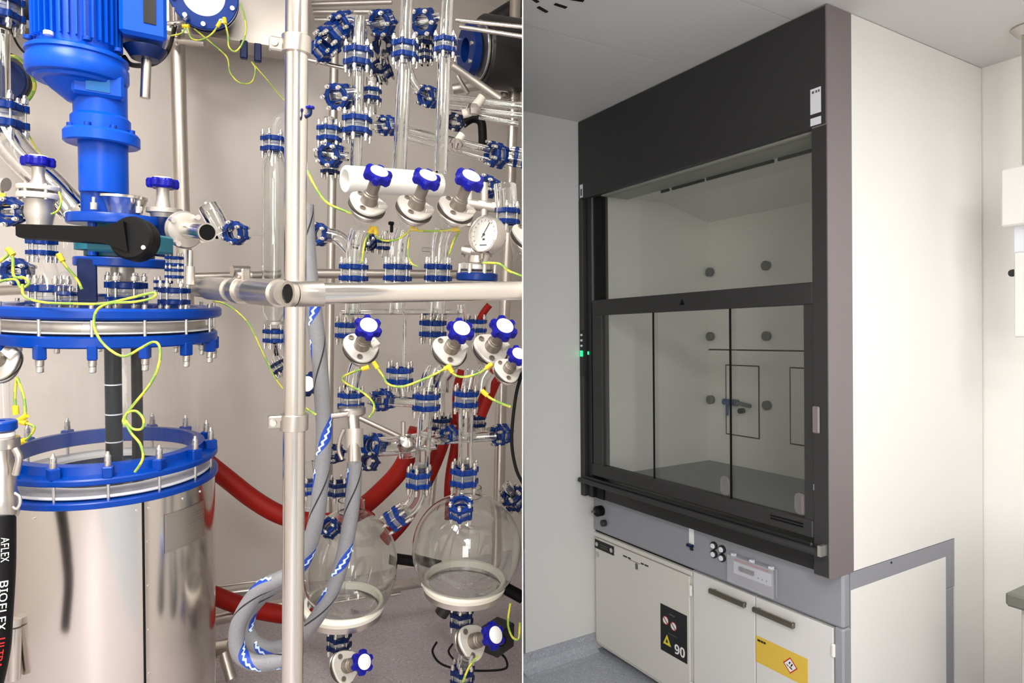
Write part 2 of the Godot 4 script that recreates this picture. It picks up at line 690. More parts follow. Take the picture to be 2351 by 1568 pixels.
func shell():
	# left bay
	struct_(TL, "floor", "grey speckled vinyl floor under the glass flasks", prism(cut(TL, rect(-1.7, -3.6, 4.0, 3.0), 0.0, false), 0.1), M.floor_left, Transform3D(Basis(), Vector3(0, -0.1, 0)))
	struct_(TL, "ceiling", "white ceiling over the glass plant", prism(cut(TL, rect(-1.7, -3.6, 4.0, 3.0), 3.2, false), 0.1), M.white_paint, Transform3D(Basis(), Vector3(0, 3.2, 0)))
	block(TL, "wall_back", "plain beige grey wall behind the glass plant", Vector3(-1.8, 0, -3.6), Vector3(2.2, 3.3, -3.5), M.wall_left)
	block(TL, "wall_left", "plain beige grey side wall beside the reactor", Vector3(-1.8, 0, -3.5), Vector3(-1.7, 3.3, 3.0), M.wall_left)
	# right bay
	struct_(ID, "floor", "blue grey speckled vinyl floor before the fume cupboard", prism(cut(ID, rect(-2.72, -3.1, 2.6, 3.0), 0.0, true), 0.1), M.floor_right, Transform3D(Basis(), Vector3(0, -0.1, 0)))
	var c = struct_(ID, "ceiling", "pale grey panelled metal ceiling above the fume cupboard", prism(cut(ID, rect(-2.72, -3.1, 2.6, 3.0), 2.67, true), 0.1), M.ceiling_joint, Transform3D(Basis(), Vector3(0, 2.674, 0)))
	for r in [[-2.62, -1.888], [-1.882, -1.413], [-1.407, -0.81], [-0.804, -0.2], [-0.194, 0.4], [0.406, 1.0], [1.006, 2.6]]:
		part(c, "ceiling_panel", prism(cut(ID, rect(r[0], -3.0, r[1], 3.0), 2.67, true), 0.004), M.ceiling_right, Transform3D(Basis(), Vector3(0, 2.67, 0)))
	struct_(ID, "wall_left", "pale grey wall at the side of the fume cupboard", prism(cut(ID, rect(-2.72, -3.1, -2.62, -1.5), 1.6, true), 2.67), M.wall_right)
	block(ID, "wall_back", "off white wall behind the fume cupboard", Vector3(-2.62, 0, -3.1), Vector3(2.6, 2.67, -3.0), M.side_white)
	block(ID, "wall_right", "off white wall on the far side of the bench", Vector3(2.6, 0, -3.1), Vector3(2.7, 2.67, 3.0), M.wall_right)
	# coved skirting of floor vinyl along the left wall
	var sk = []
	for e in [[-2.62, 0.088], [-2.612, 0.088], [-2.612, 0.04], [-2.60, 0.018], [-2.578, 0.004], [-2.55, 0.0], [-2.62, 0.0]]:
		sk.append(Vector2(e[0], e[1]))
	struct_(ID, "baseboard_left", "coved grey vinyl skirting at the foot of the pale wall", prism(sk, 0.44), M.floor_right, Transform3D(Basis(Vector3(1, 0, 0), Vector3(0, 0, 1), Vector3(0, 1, 0)), Vector3(0, 0, -2.045)))
	# behind the viewer
	var cb = Transform3D(cam_basis, Vector3(0, CAM_H, 0))
	struct_(ID, "wall_rear", "plain beige wall closing both bays opposite the equipment", box(Vector3(9.0, 5.0, 0.1)), M.wall_left, cb * Transform3D(Basis(), Vector3(0, 0, 2.8)))
	# thin partition between the bays
	var k = (1200.0 - 1175.5) / FOCAL
	var dir = Vector3(k, 0, -1).normalized()
	var b = Basis(dir.cross(Vector3.UP).normalized(), Vector3.UP, -dir)
	struct_(ID, "wall_partition", "thin white partition sheet standing between the two bays", box(Vector3(0.002, 4.6, 3.1)), M.white_paint, cb * Transform3D(b, dir * 2.75))
	struct_(ID, "wall_bulkhead", "white bulkhead over the opening beside the partition", box(Vector3(0.02, 0.7, 4.0)), M.white_paint, cb * Transform3D(b, dir * -0.8 + Vector3(0, 1.4, 0)))

# ---------------------------------------------------------------- right bay: fume cupboard
func bb(parent, called, x0, x1, y0, y1, z0, z1, m, bev = 0.0, label = ""):
	return part(parent, called, box(Vector3(absf(x1 - x0), absf(y1 - y0), absf(z1 - z0)), bev), m, Transform3D(Basis(), Vector3(x0 + x1, y0 + y1, z0 + z1) / 2.0), label)

func facing(at, text, size, m, parent, called = "lettering", bold = false, tilt = 0.0):
	return part(parent, called, lettering(text, size, 0.0008, "Droid Sans", bold), m, Transform3D(Basis(Vector3(0, 0, 1), tilt), at))

func fume_bay():
	var h = thing(ID, "fume_cupboard", "tall anthracite fume cupboard with a wide glass sash and white side", "fume cupboard", Vector3(-1.95, 0.8, -1.965))
	var zf = -1.965
	var fa = bb(h, "fascia", -2.62, -1.282, 2.28, 2.668, zf - 0.03, zf, M.anthracite, 0.004)
	bb(fa, "sticker", -1.339, -1.301, 2.325, 2.408, zf, zf + 0.001, M.label_white, 0.0, "white paper label")
	bb(fa, "sticker", -1.339, -1.301, 2.287, 2.312, zf, zf + 0.001, M.label_white, 0.0, "small white paper label")
	var so = bb(fa, "sticker", -2.606, -2.582, 2.288, 2.352, zf, zf + 0.001, M.label_white, 0.0, "small printed label")
	bb(so, "print", -2.601, -2.587, 2.296, 2.33, zf + 0.001, zf + 0.0014, M.knob_dark)
	for e in [[-1.333, -1.325], [-1.320, -1.314], [-1.311, -1.305]]:
		bb(fa, "print_line", e[0], e[1], 2.392, 2.4, zf + 0.001, zf + 0.0014, M.knob_dark)
	# carcass
	bb(h, "side_panel", -1.34, -1.28, 0.80, 2.668, -2.995, -2.10, M.side_white, 0.0, "white side panel")
	bb(h, "side_trim", -1.335, -1.28, 0.797, 2.668, -2.10, zf - 0.001, M.trim_mauve, 0.0, "mauve grey metal edge trim")
	bb(h, "post", -1.337, -1.2815, 0.80, 2.28, zf - 0.05, zf, M.anthracite, 0.002)
	# left post with the two sash tracks
	bb(h, "post", -2.62, -2.588, 0.80, 2.28, zf - 0.05, zf, M.anthracite, 0.002)
	bb(h, "post", -2.576, -2.545, 0.80, 2.28, zf - 0.06, zf - 0.018, M.anthracite_dark)
	bb(h, "sash_track", -2.588, -2.576, 1.62, 2.28, zf - 0.06, zf - 0.03, M.silver, 0.0, "bright sash track")
	bb(h, "post", -2.541, -2.475, 0.80, 2.28, zf - 0.07, zf - 0.03, M.black)
	bb(h, "sash_track", -2.546, -2.54, 1.70, 2.28, zf - 0.05, zf - 0.024, M.silver, 0.0, "bright sash track")
	var cp = bb(h, "status_panel", -2.612, -2.588, 1.40, 1.63, zf - 0.0005, zf + 0.002, M.black_gloss, 0.0, "black status strip")
	for k in 3:
		bb(cp, "indicator", -2.609, -2.592, 1.545 + 0.027 * k, 1.555 + 0.027 * k, zf + 0.002, zf + 0.003, M.label_white)
	bb(cp, "indicator", -2.611, -2.590, 1.497, 1.526, zf + 0.002, zf + 0.004, M.led_green, 0.0, "lit green indicator")
	bb(cp, "indicator", -2.574, -2.566, 1.506, 1.522, zf - 0.018, zf - 0.014, M.led_green, 0.0, "lit green dot")
	# inside
	var zi = -2.80
	bb(h, "inner_wall", -2.60, -2.54, 0.90, 2.45, zi, zf - 0.07, M.hood_white, 0.0, "white inner side wall")
	bb(h, "inner_wall", -1.345, -1.341, 0.90, 2.45, zi, zf - 0.07, M.hood_white, 0.0, "white inner side wall")
	bb(h, "inner_frame", -2.54, -2.515, 0.93, 2.28, zf - 0.09, zf - 0.06, M.hood_white)
	bb(h, "worktop", -2.60, -1.342, 0.85, 0.90, zi - 0.05, zf - 0.07, M.worktop_grey, 0.0, "grey worktop")
	for e in [[0.90, 1.513], [1.521, 2.243]]:
		var bf = bb(h, "back_baffle", -2.54, -1.345, e[0], e[1], zi - 0.02, zi, M.hood_white, 0.0, "white back baffle")
		for kx in [-2.515, -2.15, -1.79, -1.43]:
			for ky in [1.24, 1.59, 1.945]:
				if ky > e[0] and ky < e[1]:
					part(bf, "baffle_knob", cyl(0.024, 0.03, 16, 0.006), M.knob_dark, Transform3D(Basis(Vector3(1, 0, 0), PI / 2), Vector3(kx, ky, zi)))
	bb(h, "back_panel", -2.54, -1.345, 0.88, 2.5, zi - 0.06, zi - 0.04, M.black)
	for r in [[-2.42, -2.204], [-2.026, -1.81]]:
		var hw = thing(ID, "service_hatch", "white rectangular hatch with a dark gasket in the cupboard's back, " + ("by the blue tap" if r[0] < -2.3 else "away from the blue tap"), "hatch", Vector3(r[0], 1.06, zi))
		bb(hw, "gasket_frame", r[0], r[1], 1.06, 1.066, zi, zi + 0.004, M.black)
		bb(hw, "gasket_frame", r[0], r[1], 1.432, 1.438, zi, zi + 0.004, M.black)
		bb(hw, "gasket_frame", r[0], r[0] + 0.005, 1.066, 1.432, zi, zi + 0.004, M.black)
		bb(hw, "gasket_frame", r[1] - 0.005, r[1], 1.066, 1.432, zi, zi + 0.004, M.black)
		bb(hw, "hatch_panel", r[0] + 0.005, r[1] - 0.005, 1.066, 1.432, zi, zi + 0.003, M.hood_white)
	var tp = thing(ID, "gas_tap", "small dark blue gas tap on the back of the fume cupboard", "tap", Vector3(-2.35, 1.24, zi))
	part(tp, "tap_body", tube([Vector3(-2.40, 1.24, zi + 0.04), Vector3(-2.31, 1.24, zi + 0.04)], 0.017, 12), M.tap_blue)
	part(tp, "tap_stem", tube([Vector3(-2.36, 1.24, zi), Vector3(-2.36, 1.24, zi + 0.04)], 0.014, 12), M.tap_blue)
	part(tp, "tap_spout", tube([Vector3(-2.37, 1.24, zi + 0.045), Vector3(-2.37, 1.17, zi + 0.05)], 0.008, 10), M.tap_blue)
	part(tp, "tap_handle", tube([Vector3(-2.31, 1.24, zi + 0.04), Vector3(-2.23, 1.23, zi + 0.04)], 0.011, 12), M.knob_dark)
	part(tp, "tap_knob", tube([Vector3(-2.29, 1.20, zi + 0.02), Vector3(-2.29, 1.20, zi + 0.05)], 0.014, 12), M.black)
	bb(h, "inner_roof", -2.54, -1.345, 2.30, 2.32, -2.45, zf - 0.03, M.hood_white)
	part(h, "inner_roof", box(Vector3(1.195, 0.01, 0.40)), M.hood_white, Transform3D(Basis(Vector3(1, 0, 0), -0.24), Vector3(-1.9425, 2.272, -2.62)), "sloping inner roof")
	var li = bb(h, "lintel", -2.475, -1.335, 2.275, 2.295, -2.16, zf - 0.03, M.lintel_grey)
	for e in [[-2.24, -2.19], [-2.17, -1.98], [-1.965, -1.90], [-1.90, -1.74], [-1.74, -1.63], [-1.61, -1.36]]:
		bb(li, "slot", e[0], e[1], 2.262, 2.274, -2.166, -2.158, M.black)
	# upper fixed pane and sliding sash
	bb(h, "upper_pane", -2.475, -1.335, 1.765, 2.28, zf - 0.047, zf - 0.042, M.sash_glass)
	var s = thing(ID, "sash_window", "sliding sash with three glass panes in an anthracite frame", "sash", Vector3(-1.9, 0.92, zf))
	var bar = bb(s, "top_rail", -2.52, -1.337, 1.698, 1.772, zf - 0.035, zf - 0.002, M.anthracite, 0.003)
	part(bar, "triangle_mark", prism([Vector2(-0.013, 0.011), Vector2(0.013, 0.011), Vector2(0, -0.013)], 0.0008), M.black, Transform3D(Basis(Vector3(1, 0, 0), PI / 2), Vector3(-1.923, 1.734, zf - 0.0015)))
	bb(s, "stile", -2.52, -2.447, 0.97, 1.70, zf - 0.034, zf - 0.003, M.anthracite, 0.002)
	bb(s, "stile", -1.372, -1.337, 0.97, 1.70, zf - 0.034, zf - 0.003, M.anthracite, 0.002)
	var br = bb(s, "bottom_rail", -2.52, -1.337, 0.918, 0.976, zf - 0.035, zf + 0.004, M.anthracite, 0.004)
	bb(br, "grille", -1.50, -1.372, 0.946, 0.951, zf + 0.004, zf + 0.006, M.black)
	bb(br, "grille", -1.50, -1.372, 0.956, 0.961, zf + 0.004, zf + 0.006, M.black)
	var ed = [-2.447, -2.102, -1.686, -1.372]
	for k in 3:
		var zz: float = zf - 0.016 - 0.006 * (k % 2)
		var pn = bb(s, "pane", ed[k], ed[k + 1] + (0.02 if k < 2 else 0.0), 0.976, 1.698, zz - 0.002, zz + 0.002, M.sash_glass)
		if k < 2:
			bb(pn, "edge_seal", ed[k + 1] - 0.003, ed[k + 1] + 0.003, 0.976, 1.698, zf - 0.014, zf - 0.008, M.black)
		if k > 0:
			var gx: float = ed[k + 1] - 0.026 if k == 1 else -1.39
			part(pn, "finger_grip", prism(rounded(0.045, 0.075, 0.02), 0.008, 0.1), M.grip_clear, Transform3D(Basis(Vector3(1, 0, 0), PI / 2), Vector3(gx, 1.02, zf - 0.012)))
			bb(pn, "grip_edge", gx + 0.006, gx + 0.016, 0.99, 1.05, zf - 0.012, zf - 0.002, M.trim_mauve)
	# aerofoil ledge
	var lg = bb(h, "ledge", -2.58, -1.335, 0.875, 0.905, zf - 0.05, zf + 0.012, M.anthracite_dark, 0.006)
	part(lg, "ledge_lip", tube([Vector3(-2.60, 0.884, zf + 0.022), Vector3(-1.29, 0.884, zf + 0.022)], 0.012, 14), M.anthracite)
	bb(lg, "ledge_bracket", -1.30, -1.288, 0.875, 0.91, zf - 0.01, zf + 0.034, M.silver)
	bb(h, "undertray", -2.58, -1.335, 0.80, 0.872, zf - 0.16, zf - 0.035, M.anthracite_dark)
	bb(h, "screw_cap", -1.3345, -1.3325, 1.08, 1.10, zf - 0.001, zf + 0.003, M.silver)
	bb(h, "sash_stop", -1.336, -1.31, 1.27, 1.36, zf - 0.001, zf + 0.008, M.trim_mauve, 0.004)
	# ---- base unit
	var zb = -2.041
	var b = thing(ID, "base_unit", "grey fume cupboard base with control panel and white side inset", "base cabinet", Vector3(-1.95, 0, -2.4))
	bb(b, "control_panel", -2.62, -1.2805, 0.614, 0.80, zb - 0.04, zb, M.panel_grey, 0.008)
	bb(b, "shadow_gap", -2.615, -1.96, 0.605, 0.614, zb - 0.04, zb - 0.014, M.black)
	bb(b, "carcass", -1.316, -1.281, 0.0, 0.614, -2.766, zb, M.panel_grey, 0.006)
	bb(b, "side_rail", -1.335, -1.281, 0.614, 0.797, -2.766, zb - 0.04, M.panel_grey)
	bb(b, "filler_panel", -1.34, -1.28, 0.0, 0.80, -2.995, -2.77, M.side_white)
	bb(b, "side_inset", -1.281, -1.2795, 0.0, 0.738, -2.70, -2.083, M.side_white, 0.0, "white side inset panel")
	part(b, "screw", cyl(0.004, 0.002, 10), M.ink, Transform3D(Basis(Vector3(0, 0, 1), -PI / 2), Vector3(-1.281, 0.786, -2.327)))
	bb(b, "frame_strip", -1.955, -1.316, 0.03, 0.612, zb - 0.06, zb - 0.022, M.panel_grey)
	bb(b, "plinth", -2.60, -1.335, 0.0, 0.05, zb - 0.10, zb - 0.06, M.black)
	bb(b, "rear_panel", -2.60, -1.335, 0.05, 0.80, -2.766, -2.74, M.panel_grey)
	var kn = part(b, "rotary_knob", cyl(0.026, 0.04, 20, 0.004), M.black, Transform3D(Basis(Vector3(1, 0, 0), PI / 2), Vector3(-2.545, 0.728, zb)), "black rotary knob")
	part(kn, "pointer", box(Vector3(0.008, 0.012, 0.05)), M.silver, Transform3D(Basis(), Vector3(-2.553, 0.728, zb + 0.042)))
	part(b, "lock", cyl(0.016, 0.024, 16, 0.003), M.anthracite, Transform3D(Basis(Vector3(1, 0, 0), PI / 2), Vector3(-2.52, 0.672, zb)))
	var lv = bb(b, "toggle_switch", -1.962, -1.938, 0.715, 0.79, zb, zb + 0.004, M.cap_white, 0.0, "white toggle plate")
	bb(lv, "toggle", -1.963, -1.935, 0.712, 0.722, zb + 0.004, zb + 0.02, M.flange_navy)
	bb(lv, "toggle_mark", -1.956, -1.942, 0.695, 0.706, zb, zb + 0.006, M.ink)
	for i in 2:
		for j in 2:
			var at = Vector3(-1.826 + 0.042 * i, 0.748 - 0.034 * j - 0.003 * i, zb)
			var bt = part(b, "push_button", cyl(0.016, 0.012, 18, 0.002), M.ink, Transform3D(Basis(Vector3(1, 0, 0), PI / 2), at))
			part(bt, "button_cap", cyl(0.0105, 0.016, 18, 0.002), M.label_white, Transform3D(Basis(Vector3(1, 0, 0), PI / 2), at + Vector3(0, 0, 0.001)))
	var bk = bb(b, "breaker_box", -1.742, -1.532, 0.636, 0.742, zb, zb + 0.006, M.panel_grey, 0.003, "breaker panel under a clear cover")
	bb(bk, "breaker_strip", -1.722, -1.555, 0.672, 0.718, zb + 0.006, zb + 0.012, M.label_white)
	for k in 7:
		bb(bk, "breaker_toggle", -1.693 + 0.010 * k, -1.686 + 0.010 * k, 0.690, 0.706, zb + 0.012, zb + 0.02, M.black)
	for k in 3:
		bb(bk, "label_dot", -1.61 + 0.018 * k, -1.605 + 0.018 * k, 0.684, 0.69, zb + 0.012, zb + 0.013, M.ink)
	bb(bk, "red_strip", -1.722, -1.57, 0.722, 0.727, zb + 0.006, zb + 0.010, M.sign_red)
	bb(bk, "clear_cover", -1.742, -1.532, 0.636, 0.742, zb + 0.024, zb + 0.026, M.cover_clear)
	for k in 3:
		bb(bk, "cover_hinge", -1.725 + 0.085 * k, -1.71 + 0.085 * k, 0.738, 0.75, zb + 0.01, zb + 0.024, M.label_white)
	# ---- safety cabinet
	var sc = thing(ID, "safety_cabinet", "cream steel safety cabinet with a black warning label reading 90", "cabinet", Vector3(-2.28, 0.03, zb))
	bb(sc, "cabinet_body", -2.62, -1.952, 0.03, 0.604, zb - 0.6, zb - 0.012, M.cream_door, 0.004)
	var dr = bb(sc, "door", -2.604, -1.966, 0.05, 0.578, zb - 0.012, zb, M.cream_door, 0.003)
	bb(sc, "top_rail", -2.62, -1.952, 0.584, 0.604, zb - 0.012, zb, M.cream_door, 0.002)
	var np = bb(dr, "name_plate", -2.602, -2.456, 0.527, 0.571, zb, zb + 0.003, M.ink)
	for q in [-2.585, -2.472]:
		part(np, "plate_screw", cyl(0.011, 0.003, 14), M.silver, Transform3D(Basis(Vector3(1, 0, 0), PI / 2), Vector3(q, 0.549, zb + 0.003)))
	for e in [0.541, 0.552]:
		bb(np, "print_line", -2.56, -2.50, e, e + 0.003, zb + 0.003, zb + 0.0034, M.knob_dark)
	part(dr, "key_lock", cyl(0.014, 0.008, 14), M.silver, Transform3D(Basis(Vector3(1, 0, 0), PI / 2), Vector3(-2.585, 0.497, zb)))
	for e in [[-2.39, -2.36], [-2.355, -2.335], [-2.265, -2.245], [-2.24, -2.215]]:
		bb(dr, "print_line", e[0], e[1], 0.543, 0.550, zb, zb + 0.0006, M.ink)
	bb(dr, "print_line", -2.35, -2.27, 0.5395, 0.5415, zb, zb + 0.0006, M.ink)
	bb(dr, "latch_mark", -2.30, -2.286, 0.51, 0.536, zb, zb + 0.003, M.knob_dark)
	for y in [0.09, 0.50]:
		bb(sc, "hinge", -1.966, -1.95, y, y + 0.045, zb - 0.004, zb + 0.008, M.white_paint, 0.003)
	var wl = bb(dr, "warning_label", -2.138, -1.98, 0.20, 0.406, zb, zb + 0.0015, M.ink, 0.0, "black warning label")
	var zl = zb + 0.0016
	bb(wl, "print_line", -2.083, -2.05, 0.374, 0.379, zb + 0.0015, zb + 0.0019, M.knob_dark)
	bb(wl, "print_line", -2.09, -2.04, 0.289, 0.292, zb + 0.0015, zb + 0.0019, M.knob_dark)
	facing(Vector3(-2.022, 0.238, zl), "90", 0.058, M.text_white, wl, "lettering", true)
	for q in [[-2.106, 0.341], [-2.058, 0.332]]:
		part(wl, "prohibition_sign", cyl(0.019, 0.0004, 24), M.sign_red, Transform3D(Basis(Vector3(1, 0, 0), PI / 2), Vector3(q[0], q[1], zl)))
		part(wl, "prohibition_face", cyl(0.0155, 0.0008, 24), M.text_white, Transform3D(Basis(Vector3(1, 0, 0), PI / 2), Vector3(q[0], q[1], zl)))
		part(wl, "prohibition_bar", box(Vector3(0.032, 0.004, 0.0004)), M.ink, Transform3D(Basis(Vector3(0, 0, 1), -PI / 4), Vector3(q[0], q[1], zl + 0.001)))
	part(wl, "warning_triangle", prism([Vector2(-0.024, 0.02), Vector2(0.024, 0.02), Vector2(0, -0.026)], 0.0006), M.sign_yellow, Transform3D(Basis(Vector3(1, 0, 0), PI / 2), Vector3(-2.098, 0.255, zl)))
	part(wl, "triangle_flame", prism([Vector2(-0.007, 0.008), Vector2(0.007, 0.008), Vector2(0.003, -0.002), Vector2(0, -0.01), Vector2(-0.005, 0.0)], 0.0004), M.ink, Transform3D(Basis(Vector3(1, 0, 0), PI / 2), Vector3(-2.098, 0.253, zl + 0.0008)))
	# ---- two door cabinet
	var dc = thing(ID, "door_cabinet", "white two-door under-bench cabinet with bar handles and a yellow label", "cabinet", Vector3(-1.63, 0.03, zb))
	bb(dc, "cabinet_body", -1.945, -1.336, 0.05, 0.605, zb - 0.6, zb - 0.062, M.white_door)
	for e in [[-1.944, -1.634, -1.84, -1.661], [-1.630, -1.318, -1.628, -1.451]]:
		var d = bb(dc, "door", e[0], e[1], 0.03, 0.606, zb - 0.02, zb, M.white_door, 0.002)
		bb(d, "handle", e[2], e[3], 0.556, 0.576, zb + 0.012, zb + 0.028, M.handle_bronze, 0.004, "dark bronze bar handle")
		for q in [e[2] + 0.015, e[3] - 0.015]:
			bb(d, "handle_post", q - 0.004, q + 0.004, 0.561, 0.571, zb, zb + 0.014, M.handle_bronze)
		if e[0] > -1.7:
			var yl = bb(d, "acid_label", -1.629, -1.413, 0.362, 0.462, zb, zb + 0.001, M.label_yellow, 0.0, "yellow acid label with a red diamond")
			for q in [[-1.622, -1.608], [-1.606, -1.597], [-1.595, -1.586]]:
				bb(yl, "print_line", q[0], q[1], 0.443, 0.451, zb + 0.001, zb + 0.0015, M.ink)
			var dq = Transform3D(Basis(Vector3(0, 0, 1), PI / 4), Vector3(-1.482, 0.41, zb + 0.0012))
			part(yl, "hazard_diamond", box(Vector3(0.042, 0.042, 0.0006)), M.sign_red, dq)
			part(yl, "hazard_face", box(Vector3(0.034, 0.034, 0.0006)), M.text_white, dq.translated(Vector3(0, 0, 0.0003)))
			part(yl, "hazard_print", boxes([[Vector3(0.006, -0.006, 0), Vector3(0.012, 0.005, 0.0004)], [Vector3(-0.008, -0.008, 0), Vector3(0.01, 0.003, 0.0004)], [Vector3(0.004, 0.006, 0), Vector3(0.005, 0.012, 0.0004)], [Vector3(-0.006, 0.007, 0), Vector3(0.005, 0.01, 0.0004)]]), M.ink, Transform3D(Basis(Vector3(0, 0, 1), -0.5), Vector3(-1.482, 0.41, zb + 0.0018)))
	bb(dc, "hinge", -1.322, -1.31, 0.51, 0.555, zb - 0.004, zb + 0.008, M.white_paint, 0.003)
	# ---- ceiling air diffuser
	var cv = Vector3(-1.60, 2.668, -1.02)
	var vd = thing(ID, "air_diffuser", "square white ceiling air diffuser with rings of black slots", "air diffuser", cv)
	part(vd, "diffuser_plate", prism(cut(ID, rect(cv.x - 0.28, cv.z - 0.28, cv.x + 0.28, cv.z + 0.28), 2.67, true), 0.004), M.ceiling_right, Transform3D(Basis(), Vector3(0, 2.666, 0)))
	for rr in [[0.10, 12], [0.165, 18], [0.235, 24]]:
		for k in rr[1]:
			var t: float = TAU * k / rr[1]
			var bs = Basis(Vector3(0, 1, 0), -t - 0.5)
			if (cv + Vector3(cos(t) * rr[0], 0, sin(t) * rr[0])).dot(Vector3(0.53, 0, -0.848)) < 0.035:
				continue
			part(vd, "slot", box(Vector3(0.046, 0.003, 0.011)), M.black, Transform3D(bs, cv + Vector3(cos(t) * rr[0], -0.003, sin(t) * rr[0])))
	# ---- service column and bench
	var ca = Vector3(-1.026, 2.668, -2.738)
	var co = thing(ID, "service_column", "white service boxes hanging on a steel ceiling pole beside the cupboard", "service column", ca)
	part(co, "ceiling_rose", lathe([Vector2(0, -0.03), Vector2(0.03, -0.03), Vector2(0.05, -0.004), Vector2(0.05, 0.0), Vector2(0, 0)], 24), M.steel_dark, Transform3D(Basis(), ca))
	part(co, "pole", tube([ca, ca + Vector3(0, -0.5, 0)], 0.017, 16), M.steel_dark)
	part(co, "service_box", box(Vector3(0.12, 0.205, 0.12), 0.006), M.white_paint, Transform3D(Basis(), Vector3(ca.x, 2.075, ca.z)))
	part(co, "neck", box(Vector3(0.07, 0.10, 0.05), 0.003), M.label_white, Transform3D(Basis(), Vector3(ca.x, 1.93, ca.z)))
	var lb = part(co, "outlet_box", box(Vector3(0.07, 0.30, 0.05), 0.005), M.white_paint, Transform3D(Basis(), Vector3(ca.x, 1.73, ca.z)))
	part(lb, "outlet_knob", cyl(0.013, 0.02, 16, 0.003), M.ink, Transform3D(Basis(Vector3(0, 0, 1), PI / 2).rotated(Vector3.UP, -0.6), Vector3(ca.x - 0.033, 1.81, ca.z + 0.018)))
	var be = thing(ID, "lab_bench", "lab bench with a dark grey worktop and pale grey underframe", "bench", Vector3(-0.2, 0, -2.5))
	bb(be, "bench_top", -0.816, 0.7, 0.862, 0.90, -2.995, -2.03, M.bench_top, 0.006)
	bb(be, "end_panel", -0.79, -0.765, 0.0, 0.862, -2.98, -2.06, M.bench_grey, 0.002)
	bb(be, "end_panel", 0.62, 0.645, 0.0, 0.862, -2.98, -2.06, M.bench_grey, 0.002)
	bb(be, "apron", -0.765, 0.62, 0.76, 0.862, -2.09, -2.07, M.bench_grey)

# ---------------------------------------------------------------- left bay: shared builders
func axis_of(a, at):
	if a is String:
		return Vector3.UP
	if a is Vector3:
		return a
	var d: float = at[2] if at.size() > 2 else DD
	return (Q(at[0] + a[0], at[1] + a[1], d + (a[2] if a.size() > 2 else 0.0)) - Q(at[0], at[1], d)).normalized()

func coupling(parent, at, axis, r, m = null, bolt = null):
	# two bolted blue flange rings round a joint of ground glass
	if not cache.has("cr"):
		var st = SurfaceTool.new()
		st.begin(Mesh.PRIMITIVE_TRIANGLES)
		st.append_from(ring(0.55, 0.86, 0.37, 28, 0.06), 0, Transform3D())
		for k in 6:
			st.append_from(lathe([Vector2(0, 0.03), Vector2(0.2, 0.03), Vector2(0.2, 0.34), Vector2(0, 0.34)], 10), 0, Transform3D(Basis(), Vector3(cos(TAU * k / 6), 0, sin(TAU * k / 6)) * 0.80))
		cache.cr = st.commit()
		cache.cg = lathe([Vector2(0.5, -0.3), Vector2(0.74, -0.22), Vector2(0.76, -0.02), Vector2(0.70, 0.0), Vector2(0.76, 0.02), Vector2(0.74, 0.22), Vector2(0.5, 0.3)], 24)
		cache.cb = lathe([Vector2(0, -1.076), Vector2(0.11, -1.076), Vector2(0.11, -0.866), Vector2(0.15, -0.866), Vector2(0.15, -0.632), Vector2(0.055, -0.608), Vector2(0.055, 0.608), Vector2(0.15, 0.632), Vector2(0.15, 0.866), Vector2(0.10, 0.889), Vector2(0.08, 1.030), Vector2(0, 1.053)], 8)
	var xf: Transform3D = align(axis, at, r)
	var c = part(parent, "flange_coupling", cache.cg, M.ground_glass, xf)
	var mm = m if m != null else M.flange_blue
	part(c, "flange_ring", cache.cr, mm, xf * Transform3D(Basis(), Vector3(0, 0.2, 0)))
	part(c, "flange_ring", cache.cr, mm, xf * Transform3D(Basis(), Vector3(0, -0.57, 0)))
	for k in 6:
		part(c, "bolt", cache.cb, bolt if bolt != null else M.bolt_chrome, xf * Transform3D(Basis(), Vector3(cos(TAU * k / 6), 0, sin(TAU * k / 6)) * 0.82))
	return c

func pipe_run(called, label, cat, d, tubes, coups = [], group = "", m = null):
	# a glass pipe with its bolted couplings; all points are pixel, pixel, optional depth
	DD = d
	var base: Vector3 = pt(tubes[0][0][tubes[0][0].size() - 1]) if tubes.size() > 0 else pt(coups[0])
	var t = thing(TL, called, label, cat, base, group)
	for e in tubes:
		var p = []
		for q in e[0]:
			p.append(pt(q))
		if p.size() > 2:
			p = smooth(p, 7)
		var r: float = px(e[1])
		part(t, "glass_tube", tube(p, r, 22, false, [], 0.2), m if m != null else M.flask_glass)
	for c in coups:
		var at = [c[0], c[1], c[4] if c.size() > 4 else d]
		coupling(t, pt(at), axis_of(c[2], at), px(c[3], at[2]), M.flange_navy if c.size() > 5 else null, M.steel_dark if c.size() > 5 or group.contains("lower") else null)
	return t

func rod(called, label, cat, d, pts, hw, m, caps = true, seg = 20, group = ""):
	DD = d
	var p = []
	for q in pts:
		p.append(pt(q))
	var o = part_top(called, label, cat, p[p.size() - 1], group)
	if p.size() > 2:
		p = smooth(p, 8)
	part(o, "tube", tube(p, px(hw), seg, caps), m)
	return o

func part_top(called, label, cat, base, group = ""):
	return thing(TL, called, label, cat, base, group)

